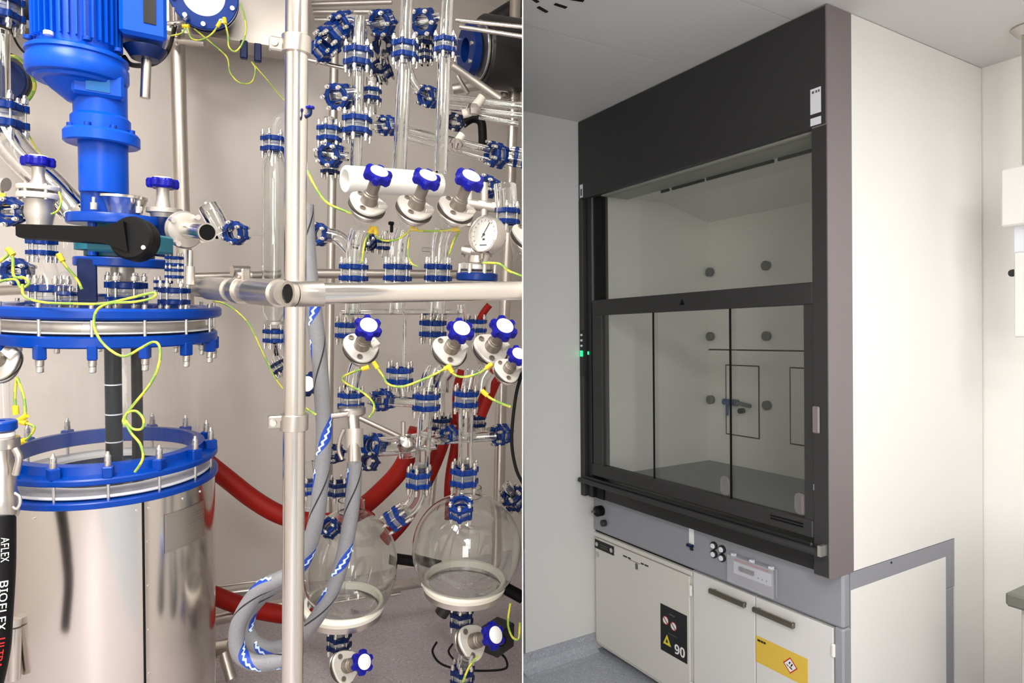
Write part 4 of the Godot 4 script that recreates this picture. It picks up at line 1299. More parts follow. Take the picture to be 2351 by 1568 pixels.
func frame_work():
	var up = Vector3.UP
	# front post and cross bar
	var p0: Vector3 = Q(682, -60, 1.5)
	var fp = thing(TL, "frame_post", "thick bright steel post standing in front of the glass plant", "post", Vector3(p0.x, 0, p0.z))
	var r = px(26, 1.5)
	part(fp, "post_tube", tube([Vector3(p0.x, 0.0, p0.z), Vector3(p0.x, 2.6, p0.z)], r, 28), M.steel)
	clamp_collar(fp, Vector3(p0.x, Q(682, 100, 1.5).y, p0.z), up, r, camdir(-1, 0, 0.1))
	clamp_collar(fp, Vector3(p0.x, Q(672, 985, 1.5).y, p0.z), up, r, camdir(-1, 0, 0.1))
	var b0: Vector3 = Q(694, 675, 1.44)
	var b1: Vector3 = Q(1200, 667, 1.70)
	var fb = thing(TL, "cross_bar", "thick bright steel bar running across from the front post", "bar", b1)
	part(fb, "bar_tube", tube([b0, b1], px(25, 1.44), 28), M.steel)
	var ct = thing(TL, "corner_tee", "steel tee fitting with a black open end on the front post", "pipe fitting", Q(690, 700, 1.42))
	var ba: Vector3 = (b1 - b0).normalized()
	part(ct, "tee_sleeve", tube([Q(672, 675, 1.42), b0, b0 + ba * 0.045], px(30, 1.42), 28, false), M.steel_satin)
	part(ct, "tee_rim", lathe([Vector2(0.021, 0), Vector2(px(30, 1.42), 0), Vector2(px(30, 1.42), 0.012), Vector2(0.021, 0.012), Vector2(0.021, 0)], 28), M.steel_satin, align(camdir(-0.62, 0, 0.78), Q(671, 675, 1.41)))
	part(ct, "tee_bore", cyl(0.0255, 0.006, 28), M.black, align(camdir(-0.62, 0, 0.78), Q(669, 675, 1.405)))
	# side bar running back to the reactor
	var s0: Vector3 = Q(655, 674, 1.50)
	var s1: Vector3 = Q(448, 660, 2.02)
	var sb = thing(TL, "side_bar", "grey steel side bar with clamps from the post towards the reactor", "bar", s1)
	part(sb, "bar_tube", tube([s0, s1], px(28, 1.5), 24), M.steel_dark)
	var sd: Vector3 = (s1 - s0).normalized()
	clamp_collar(sb, s0.lerp(s1, 0.42), sd, px(28, 1.5), camdir(0.3, 0.6, 0.4), M.steel_satin)
	part(sb, "sleeve", tube([s0.lerp(s1, 0.05), s0.lerp(s1, 0.3)], px(33, 1.5), 24), M.steel_satin)
	part(sb, "sleeve", tube([s0.lerp(s1, 0.52), s0.lerp(s1, 0.8)], px(33, 1.5), 24), M.steel_dark)
	# rear members
	rod("rear_rail", "slim steel rail behind the reactor, ending at the front post", "rail", 2.6, [[436, 637, 2.5], [660, 630, 2.75]], 10, M.steel_satin)
	rod("rear_rail", "slim steel rail behind the row of three standing couplings", "rail", 2.8, [[700, 628, 2.75], [1050, 630, 3.0]], 11, M.steel_satin)
	rod("rail_socket", "short steel socket clamped on the slim rear rail", "pipe fitting", 2.55, [[532, 622, 2.5], [572, 622, 2.55]], 12, M.steel_satin)
	rod("rear_post", "slim dark steel post behind the drive column", "post", 2.75, [[404, -20], [418, 470], [432, 760]], 16, M.steel_dark)
	rod("rear_post", "slim steel post behind the grey hose", "post", 3.0, [[768, 100], [758, 700], [752, 1230]], 10, M.steel_dark)
	var rp = rod("rear_post", "slim steel post beside the black drum", "post", 3.0, [[1184, -20], [1172, 420], [1152, 880], [1143, 1330]], 13, M.steel_satin)
	clamp_collar(rp, Q(1181, 180, 3.0), Vector3.UP, px(13, 3.0), camdir(-1, 0, 0.2))
	clamp_collar(rp, Q(1178, 222, 3.0), Vector3.UP, px(13, 3.0), camdir(-1, 0, 0.2))
	rod("rear_post", "thin steel post behind the glass elbow", "post", 3.1, [[1005, 1020], [990, 1160]], 7, M.steel_satin)
	rod("floor_rail", "steel rail lying low behind the coiled hose", "rail", 2.9, [[488, 1424, 2.75], [655, 1388, 2.85], [968, 1336, 3.1]], 13, M.steel_satin)
	rod("floor_rail", "upper steel rail behind the coiled hose", "rail", 2.9, [[488, 1366, 2.85], [655, 1346, 2.95]], 8, M.steel_satin)
	rod("floor_rail", "thin dark steel rail touching the red hose end", "rail", 2.8, [[488, 1348, 2.85], [655, 1326, 2.95]], 3, M.steel_dark)
	rod("floor_rail", "slim floor rail under the small glass flask", "rail", 2.95, [[700, 1400, 2.9], [920, 1362, 3.05]], 4, M.steel_satin)
	var ff = rod("floor_fitting", "steel rail end fitting low beside the jacket", "pipe fitting", 2.5, [[494, 1492], [530, 1484]], 19, M.steel_satin)
	part(ff, "fitting_valve", tube([Q(512, 1500, 2.45), Q(532, 1560, 2.42)], 0.02, 12), M.steel_dark)
	rod("brace", "flat steel brace slanting from the clamp to the glass cross", "brace", 2.8, [[826, 960], [930, 1008]], 6, M.steel_dark)
	rod("brace", "steel brace slanting below the black drum", "brace", 2.8, [[1040, 152], [1150, 228]], 9, M.cast_steel)
	rod("brace", "thin steel brace behind the tall glass columns", "brace", 2.9, [[1050, 175], [1075, 215]], 5, M.cast_steel)
	# stainless tray along the ceiling of the frame
	var ta: Vector3 = Q(372, 70, 2.72)
	var tb: Vector3 = Q(660, 112, 2.9)
	var tr = thing(TL, "steel_tray", "wide brushed steel tray box along the top of the frame", "tray", ta)
	var td: Vector3 = (tb - ta).normalized()
	var tbs = Basis(td, Vector3.UP, td.cross(Vector3.UP))
	part(tr, "tray_box", box(Vector3(ta.distance_to(tb) + 0.1, 0.42, 0.2), 0.004), M.steel_satin, Transform3D(tbs, (ta + tb) / 2 + Vector3(0, 0.225, 0) - tbs.z * 0.11))
	part(tr, "tray_edge", box(Vector3(ta.distance_to(tb) + 0.1, 0.012, 0.02)), M.steel_dark, Transform3D(tbs, (ta + tb) / 2 + Vector3(0, 0.006, 0)))
	for e in [[560, 105], [592, 112]]:
		part(tr, "tray_bracket", box(Vector3(0.03, 0.075, 0.03), 0.004), M.flange_navy, Transform3D(tbs, Q(e[0], e[1] + 10, 2.78)))
	var rg = thing(TL, "ring_flange", "large blue bolted ring flange hanging before the steel tray", "flange", Q(470, 66, 2.6))
	var rc: Vector3 = Q(468, -10, 2.6)
	var rdn: Vector3 = camdir(0.35, -0.25, 0.9)
	part(rg, "ring", ring(px(46, 2.6), px(74, 2.6), 0.03, 48), M.ring_blue, align(rdn, rc))
	part(rg, "ring_back", ring(px(40, 2.6), px(74, 2.6), 0.03, 48), M.flange_navy, align(rdn, rc - rdn * 0.06))
	part(rg, "disc", cyl(px(46, 2.6), 0.02, 40), M.steel_dark, align(rdn, rc - rdn * 0.02))
	for a in 10:
		part(rg, "bolt", cyl(0.009, 0.12, 8), M.bolt_chrome, align(rdn, align(rdn, rc) * Vector3(cos(a * TAU / 10) * px(64, 2.6), -0.075, sin(a * TAU / 10) * px(64, 2.6))))
	var ts = rod("steel_stub", "short bright steel stub pipe beside the motor's terminal box", "pipe fitting", 2.5, [[358, 54], [412, 52], [432, 38, 2.58]], 5, M.steel)
	part(ts, "stub_handle", tube([Q(398, 18, 2.5), Q(400, 60, 2.5)], 0.006, 10), M.steel)
	for e in [[352, 66, 410, 96], [400, 92, 470, 100]]:
		rod("tray_rail", "dark steel rail end under the steel tray, " + ("by the motor" if e[0] < 390 else "by the slim post"), "rail", 2.66, [[e[0], e[1]], [e[2], e[3]]], 7, M.steel_dark)
	# top right trays and drum
	for i in 3:
		var u0: float = 716 + 4 * i
		rod("upper_rail", "brown grey steel rail in the upper rear corner, " + ["top", "middle", "bottom"][i] + " of three", "rail", 3.1, [[u0, 10 + 18 * i], [900, 4 + 22 * i]], 6, M.steel_dark)
	var dc: Vector3 = Q(1092, 118, 2.85)
	var dd: Vector3 = camdir(0.9, 0.08, -0.42)
	var dm = thing(TL, "black_drum", "matt black drum motor behind the tall glass columns", "motor", dc - Vector3(0, 0.14, 0))
	part(dm, "drum_body", lathe([Vector2(0, 0), Vector2(0.145, 0), Vector2(0.152, 0.01), Vector2(0.152, 0.42), Vector2(0.14, 0.44), Vector2(0, 0.44)], 48), M.drum_black, align(dd, dc + camdir(1, 0, 0) * 0.02))
	part(dm, "drum_rim", ring(0.08, 0.125, 0.012, 48), M.bolt_chrome, align(dd, dc + camdir(1, 0, 0) * 0.02 - dd * 0.014))
	part(dm, "drum_flange", ring(0.05, 0.108, 0.04, 48), M.flange_blue, align(dd, dc - dd * 0.05))
	for a in 8:
		part(dm, "bolt", cyl(0.009, 0.05, 8), M.bolt_chrome, align(dd, align(dd, dc) * Vector3(cos(a * TAU / 8) * 0.092, -0.06, sin(a * TAU / 8) * 0.092)))
	rod("grey_duct", "thick dark grey duct above the black drum", "duct", 3.2, [[1120, 60], [1200, 10]], 22, M.drum_black)
	rod("grey_duct", "horizontal grey pipe below the black drum", "pipe", 3.1, [[1040, 205], [1200, 180]], 11, M.steel_dark)
	rod("black_hose", "bent black hose behind the slanting glass pipes", "hose", 2.9, [[1062, 285], [1085, 272], [1104, 280], [1108, 310], [1108, 345]], 10, M.rubber_black)
	var ld = thing(TL, "black_drum", "matt black drum motor in the corner left of the blue motor", "motor", Q(40, 80, 2.5))
	part(ld, "drum_body", tube([Q(-60, 0, 2.45), Q(112, 16, 2.6)], px(66, 2.5), 40), M.drum_black)
	part(ld, "drum_foot", box(Vector3(0.1, 0.03, 0.06)), M.drum_black, Transform3D(Basis(), Q(92, 66, 2.5)))

func upper_glass():
	var g = "bolted glass pipes of the upper plant"
	pipe_run("glass_column", "tall clear glass column left of two, running off the top", "glass pipe", 2.25, [[[[934, -30], [930, 105]], 15], [[[929, 128], [917, 392]], 16]], [[930, 117, "y", 33]], g)
	pipe_run("glass_column", "tall clear glass column right of two, running off the top", "glass pipe", 2.25, [[[[1028, -30], [1022, 95]], 15], [[[1020, 118], [1012, 395]], 15]], [[1022, 106, "y", 29]], g)
	pipe_run("glass_column", "slim glass column with three blue couplings above the white tube", "glass pipe", 2.3, [[[[826, 40], [824, 120]], 13], [[[823, 148], [821, 272]], 13], [[[820, 304], [817, 388]], 13]], [[823, 133, "y", 35], [820, 288, "y", 35]], g)
	pipe_run("glass_elbow", "glass elbow with slanted blue couplings at the upper left of the pipework", "glass pipe", 2.35, [[[[752, 100], [775, 72], [800, 52], [822, 60], [826, 112]], 18]], [[764, 86, [14, -10, 0.02], 34], [788, 56, [16, -7, 0.03], 30], [742, 112, [10, -12, -0.02], 28]], g)
	pipe_run("glass_tee", "glass side arm with a wide blue coupling facing left", "glass pipe", 2.3, [[[[760, 222], [822, 214]], 15]], [[778, 222, [16, -3, 0.05], 32]], g)
	pipe_run("blue_coupling", "upright blue coupling behind the slim glass column", "coupling", 2.5, [[[[853, 180], [853, 260]], 12]], [[853, 218, "y", 24]], g)
	pipe_run("blue_coupling", "blue coupling on edge beside the left tall glass column", "coupling", 2.45, [[[[850, 60], [905, 45]], 12]], [[878, 52, [14, -3, 0.04], 31]], g)
	pipe_run("blue_coupling", "blue coupling on edge between the two tall glass columns", "coupling", 2.45, [[[[945, 55], [1010, 40]], 12]], [[974, 50, [14, -3, 0.06], 32]], g)
	pipe_run("blue_coupling", "dark blue coupling between slim and tall glass columns", "coupling", 2.55, [[[[880, 70], [882, 150]], 11]], [[880, 102, [10, -8, 0.04], 26, 2.55, 1]], g)
	pipe_run("blue_coupling", "lowest dark blue coupling between slim and tall glass columns", "coupling", 2.55, [[[[868, 150], [882, 190]], 11]], [[876, 160, [5, 12, 0.02], 26, 2.55, 1]], g)
	pipe_run("blue_coupling", "dark blue coupling between the tall columns with a curved glass bend", "coupling", 2.5, [[[[938, 160], [950, 190], [972, 212], [1000, 222]], 10]], [[984, 222, [14, 2, 0.03], 26]], g)
	pipe_run("blue_coupling", "brown seated coupling at the top of the right tall column", "coupling", 2.55, [[[[972, 80], [975, 150]], 10]], [[974, 92, "y", 24, 2.55, 1], [978, 128, "y", 18, 2.55, 1]], g)
	pipe_run("blue_coupling", "blue coupling standing left of the slim column, behind the grey hose", "coupling", 2.3, [[[[756, 270], [755, 340]], 12]], [[756, 308, "y", 29]], g)
	pipe_run("blue_coupling", "blue sideways coupling under the standing one, left of the slim column", "coupling", 2.3, [[[[725, 352], [800, 360]], 11]], [[760, 355, [14, 2, 0.04], 30], [758, 386, "y", 22, 2.35, 1]], g)
	pipe_run("blue_coupling", "small dark coupling joining the left tall column from the side", "coupling", 2.4, [[[[855, 290], [915, 286]], 10]], [[888, 288, [14, 0, 0.02], 24]], g)
	pipe_run("blue_coupling", "small black and navy coupling behind the right tall column", "coupling", 2.6, [[[[1030, 280], [1060, 284]], 9]], [[1044, 280, [12, 2, 0.05], 22, 2.6, 1]], g)
	pipe_run("glass_pipe", "long slanting glass pipe ending in a blue coupling beside the slim post", "glass pipe", 2.6, [[[[935, 300], [1125, 345]], 10], [[[935, 318], [1125, 368]], 5]], [[1139, 356, [12, 3, 0.02], 30]], g)
	pipe_run("glass_pipe", "thick slanting glass pipes running into the slim post", "glass pipe", 2.6, [[[[1010, 222], [1200, 244]], 9], [[[1020, 245], [1200, 266]], 7], [[[1100, 268], [1190, 285]], 6]], [[1194, 362, [12, 2, 0.0], 24]], g)
	var js = thing(TL, "glass_joint", "clear glass ball joint on the slanting pipes", "glass joint", Q(1085, 262, 2.55))
	part(js, "joint_ball", tube(smooth([Q(1108, 222, 2.55), Q(1094, 240, 2.55), Q(1080, 256, 2.55), Q(1062, 262, 2.55)], 5), px(10, 2.55), 18), M.gasket)
	part(js, "joint_cup", lathe([Vector2(0, -0.02), Vector2(0.02, -0.018), Vector2(0.03, 0), Vector2(0.02, 0.02), Vector2(0, 0.022)], 20), M.steel, Transform3D(Basis(), Q(1086, 252, 2.54)))
	var jt = thing(TL, "glass_joint", "clear glass ball joint on the lower slanting pipe", "glass joint", Q(1045, 345, 2.5))
	part(jt, "joint_ball", tube(smooth([Q(1062, 308, 2.5), Q(1050, 325, 2.5), Q(1038, 345, 2.5)], 5), px(9, 2.5), 18), M.gasket)
	part(jt, "joint_cup", lathe([Vector2(0, -0.02), Vector2(0.02, -0.018), Vector2(0.03, 0), Vector2(0.02, 0.02), Vector2(0, 0.022)], 20), M.steel, Transform3D(Basis(), Q(1046, 332, 2.49)))
	for e in [[1046, 46, 1200, 62, "upper of two bright rods below the ceiling"], [1055, 62, 1200, 84, "lower of two bright rods below the ceiling"]]:
		rod("glass_rod", "bright steel tie rod before the black drum, " + e[4], "rod", 2.6, [[e[0], e[1]], [e[2], e[3]]], 5, M.steel)
	rod("tie_rod", "bright tie rod from the front post to the slim glass column", "rod", 2.4, [[708, 138], [800, 158]], 5, M.steel)
	# glass cylinder behind the front post
	DD = 2.4
	var gc = thing(TL, "glass_condenser", "tall glass condenser cylinder half hidden behind the front post", "condenser", Q(632, 735, 2.4))
	var kx = 2.4 / FOCAL
	var gp: Vector3 = Q(629, 560, 2.4)
	var gy = func(v): return Q(629, v, 2.4).y
	var sp = [[14, 745], [16, 735], [26, 715], [26, 400], [25, 385], [18, 362], [15, 352]]
	var loop = []
	for e in sp:
		loop.append([e[0], gy.call(e[1])])
	for n in sp.size():
		loop.append([sp[sp.size() - 1 - n][0] - 3, gy.call(sp[sp.size() - 1 - n][1])])
	loop.append(loop[0])
	part(gc, "shell", lathe(bead(loop, kx), 40), M.flask_glass, Transform3D(Basis(), Vector3(gp.x, 0, gp.z)))
	part(gc, "inner_tube", lathe(bead([[8, gy.call(735)], [9, gy.call(440)], [5, gy.call(430)], [5, gy.call(390)]], kx), 24), M.pipe_glass, Transform3D(Basis(), Vector3(gp.x, 0, gp.z)))
	part(gc, "top_bend", tube(smooth([Q(630, 315, 2.4), Q(630, 290, 2.4), Q(640, 270, 2.4), Q(662, 262, 2.4)], 6), px(11, 2.4), 18, false), M.pipe_glass)
	coupling(gc, Q(629, 332, 2.4), Vector3.UP, px(30, 2.4))
	coupling(gc, Q(631, 771, 2.4), Vector3.UP, px(27, 2.4))
	part(gc, "base_plate", cyl(px(24, 2.4), 0.01, 28), M.cast_steel, Transform3D(Basis(), Q(631, 744, 2.4)))
	part(gc, "side_arm", tube([Q(548, 534, 2.13), Q(606, 534, 2.4)], px(8, 2.35), 16, false), M.pipe_glass)
	pipe_run("tilted_test_tube", "tilted round-ended glass tube beside the steel clamp union", "glass pipe", 2.1, [[[[512, 540], [492, 500], [478, 475]], 23]], [[540, 535, [12, 1, 0.03], 28]], g)
	var te = thing(TL, "tube_end", "rounded closed end of the tilted glass tube", "glass pipe", Q(478, 475, 2.1))
	part(te, "end_cap", lathe(bead([[23, 0.0], [22, 0.008], [17, 0.022], [9, 0.03], [0, 0.033]], 2.1 / FOCAL), 24), M.pipe_glass, align(Q(478, 475, 2.1) - Q(492, 502, 2.1), Q(478, 475, 2.1)))
	var sk = thing(TL, "shutoff_knob", "small blue knob just right of the front post", "knob", Q(711, 262, 1.5))
	hand_knob(sk, Transform3D(Basis(), Q(712, 250, 1.5)), px(10, 1.5), null, false)
	part(sk, "stem", tube(smooth([Q(712, 250, 1.5), Q(711, 262, 1.5), Q(700, 268, 1.5)], 4), 0.005, 10), M.flange_navy)

func valves():
	# white tube laid over the upper valves
	var w0: Vector3 = Q(792, 411, 2.08)
	var w1: Vector3 = Q(1008, 424, 2.30)
	var wt = thing(TL, "white_tube", "thick white plastic tube with an open end across the upper valves", "tube", w0)
	var wa: Vector3 = (w1 - w0).normalized()
	var wr: float = px(30, 2.16)
	part(wt, "tube_wall", lathe([Vector2(wr * 0.7, 0), Vector2(wr * 0.94, 0), Vector2(wr, 0.006), Vector2(wr, w0.distance_to(w1) - 0.012), Vector2(wr * 0.94, w0.distance_to(w1)), Vector2(0, w0.distance_to(w1)), Vector2(0, w0.distance_to(w1) - 0.02), Vector2(wr * 0.7, w0.distance_to(w1) - 0.02), Vector2(wr * 0.7, 0)], 40), M.ptfe, align(wa, w0))
	var a1: Vector3 = camdir(0.42, 0.68, 0.60)
	diaphragm_valve("valve under the white tube, first from its open end", 843, 472, 1.98, 45, a1, 0.74, 0.3)
	diaphragm_valve("valve under the white tube, second from its open end", 951, 481, 1.98, 45, a1, 0.74, 0.3)
	diaphragm_valve("valve with a white bonnet beside the pressure gauge", 1046, 483, 1.98, 45, a1, 0.78, 0.3)
	diaphragm_valve("white bonneted valve right of the pressure gauge", 1212, 548, 2.1, 44, a1, 0.74, 0.3)
	var a2: Vector3 = camdir(0.36, 0.57, 0.74)
	diaphragm_valve("valve below the cross bar beside the grey hose", 829, 799, 2.05, 43, a2, 0.74, 0.5)
	diaphragm_valve("middle valve below the cross bar, left of the red strap", 1033, 806, 2.05, 43, a2, 0.74, 0.5)
	diaphragm_valve("valve below the cross bar over the red strap", 1127, 802, 2.1, 44, a2, 0.74, 0.5)
	diaphragm_valve("small valve right of the red strap", 1165, 851, 2.0, 34, a2, 0.74, 0.5)
	diaphragm_valve("drain valve under the small glass flask", 792, 1530, 2.2, 38, camdir(0.70, 0.42, 0.58), 0.72, 0.9)
	diaphragm_valve("drain valve under the large glass flask", 1082, 1474, 2.35, 42, camdir(0.66, 0.46, 0.60), 0.72, 0.9)
	# pressure gauge
	var gc: Vector3 = Q(1110, 538, 2.0)
	var gd: Vector3 = camdir(-0.64, 0.05, 0.77)
	var ga = thing(TL, "pressure_gauge", "round steel pressure gauge with a white dial", "gauge", Q(1110, 600, 2.02))
	var gr: float = px(44, 2.0)
	var gx: Transform3D = align(gd, gc)
	part(ga, "gauge_case", lathe([Vector2(0, -0.045), Vector2(gr * 0.92, -0.045), Vector2(gr, -0.035), Vector2(gr, 0.004), Vector2(gr * 0.93, 0.008), Vector2(gr * 0.87, 0.002), Vector2(gr * 0.87, -0.004)], 48), M.steel, gx)
	var fc = part(ga, "dial", cyl(gr * 0.88, 0.003, 48), M.gauge_face, gx * Transform3D(Basis(), Vector3(0, -0.006, 0)))
	var gup: Vector3 = (Vector3.UP - gd * Vector3.UP.dot(gd)).normalized()
	var grt: Vector3 = gup.cross(gd)
	var gb = Basis(grt, gup, gd)
	part(fc, "needle", tube([gc - (grt * 0.4 + gup * 0.55).normalized() * gr * 0.2 + gd * 0.0, gc + (grt * 0.45 + gup * 0.75).normalized() * gr * 0.72], 0.0012, 6), M.gauge_ink)
	part(fc, "needle_hub", cyl(0.004, 0.004, 12), M.gauge_ink, align(gd, gc - gd * 0.003))
	for i in 15:
		var a = deg_to_rad(225.0 - 270.0 * i / 14)
		var dv: Vector3 = grt * cos(a) + gup * sin(a)
		part(fc, "scale_mark", box(Vector3(0.007, 0.0012, 0.0006)), M.gauge_ink, Transform3D(Basis(dv, gd.cross(dv), gd), gc + dv * gr * 0.74 - gd * 0.0024))
	part(fc, "dial_print", boxes([[Vector3(0, -gr * 0.55, 0), Vector3(gr * 0.5, 0.003, 0.0005)], [Vector3(0, -gr * 0.25, 0), Vector3(gr * 0.16, 0.006, 0.0005)]]), M.gauge_ink, Transform3D(gb, gc - gd * 0.0025))
	part(ga, "gauge_stem", tube([Q(1118, 578, 2.03), Q(1112, 605, 2.05)], 0.012, 14), M.steel_satin)
	part(ga, "gauge_nut", box(Vector3(0.03, 0.025, 0.03), 0.004), M.steel_satin, Transform3D(Basis(), Q(1112, 588, 2.05)))
	var gm = thing(TL, "gauge_flange", "wide blue flange with a steel clamp disc under the pressure gauge", "flange", Q(1095, 648, 2.1))
	part(gm, "blue_disc", cyl(px(48, 2.1), 0.026, 48, 0.004), M.flange_blue, Transform3D(Basis(), Q(1095, 645, 2.1)))
	part(gm, "clamp_disc", cyl(px(38, 2.1), 0.024, 40, 0.005), M.cast_steel, Transform3D(Basis(), Q(1093, 622, 2.1)))
	part(gm, "hub", cyl(px(28, 2.1), 0.03, 32, 0.004), M.steel_satin, Transform3D(Basis(), Q(1095, 606, 2.1)))
	for a in 8:
		part(gm, "bolt", cyl(0.007, 0.04, 8), M.bolt_chrome, Transform3D(Basis(), Q(1095, 636, 2.1) + Vector3(cos(a * TAU / 8), 0, sin(a * TAU / 8)) * px(43, 2.1)))
	# steel manifold behind the gauge
	var mf = thing(TL, "steel_manifold", "cluster of small steel unions behind the pressure gauge", "pipe fitting", Q(1110, 520, 2.3))
	for e in [[1070, 468, 1150, 478, 12], [1078, 440, 1078, 520, 8], [1112, 420, 1112, 500, 9], [1060, 575, 1130, 580, 10]]:
		part(mf, "union", tube([Q(e[0], e[1], 2.3), Q(e[2], e[3], 2.3)], px(e[4], 2.3), 14), M.cast_steel)
	for e in [[1070, 468], [1100, 470], [1130, 474], [1065, 577], [1090, 578]]:
		part(mf, "union_nut", cyl(px(13, 2.3), 0.025, 6), M.steel_dark, align(camdir(1, 0, 0), Q(e[0], e[1], 2.3)))
	pipe_run("glass_dome", "glass dome on a blue flange right of the upper valves", "glass dome", 2.3, [[[[1160, 490], [1160, 455], [1158, 425]], 27]], [[1165, 497, "y", 32]])
	pipe_run("blue_coupling", "blue coupling behind the third upper valve", "coupling", 2.35, [[[[1120, 420], [1150, 440]], 10]], [[1122, 428, [12, 4, 0.03], 26]])
	# row of standing couplings
	var lab = ["first", "second", "third"]
	var us = [812, 913, 1006]
	for i in 3:
		var u: float = us[i]
		pipe_run("glass_downpipe", "glass leg with a standing blue coupling above the cross bar, " + lab[i] + " from the front post", "glass pipe", 2.2, [[[[u + 12, 530], [u + 4, 560], [u, 612]], 20], [[[u, 640], [u - 2, 720]], 18]], [[u, 626, "y", 34]], "standing couplings above the cross bar")
	pipe_run("glass_branch", "glass side arm with a blue coupling right of the front post", "glass pipe", 2.3, [[[[742, 540], [775, 545], [806, 575]], 17]], [[733, 538, [13, 2, 0.04], 27]])
	pipe_run("blue_coupling", "small dark blue coupling between the first and second glass legs, upper", "coupling", 2.5, [[[[846, 540], [848, 580]], 8]], [[847, 556, [6, 10, 0.03], 20, 2.5, 1]])
	pipe_run("blue_coupling", "small dark blue coupling between the first and second glass legs, beside the black clip", "coupling", 2.5, [[[[883, 530], [883, 590]], 8]], [[883, 562, "y", 20, 2.5, 1]])
	var bc = thing(TL, "black_clip", "small black clip above the second standing coupling", "clip", Q(898, 528, 2.5))
	part(bc, "clip", boxes([[Vector3(0, 0.012, 0), Vector3(0.022, 0.014, 0.01)], [Vector3(0.002, -0.008, 0), Vector3(0.012, 0.03, 0.01)]], 0.003), M.black, Transform3D(Basis(), Q(898, 520, 2.5)))
	var bd = thing(TL, "steel_nameplate", "small dark nameplate on the rear wall rail", "plate", Q(978, 575, 2.7))
	part(bd, "plate", box(Vector3(0.034, 0.018, 0.006), 0.002), M.steel_dark, Transform3D(Basis(), Q(978, 573, 2.7)))

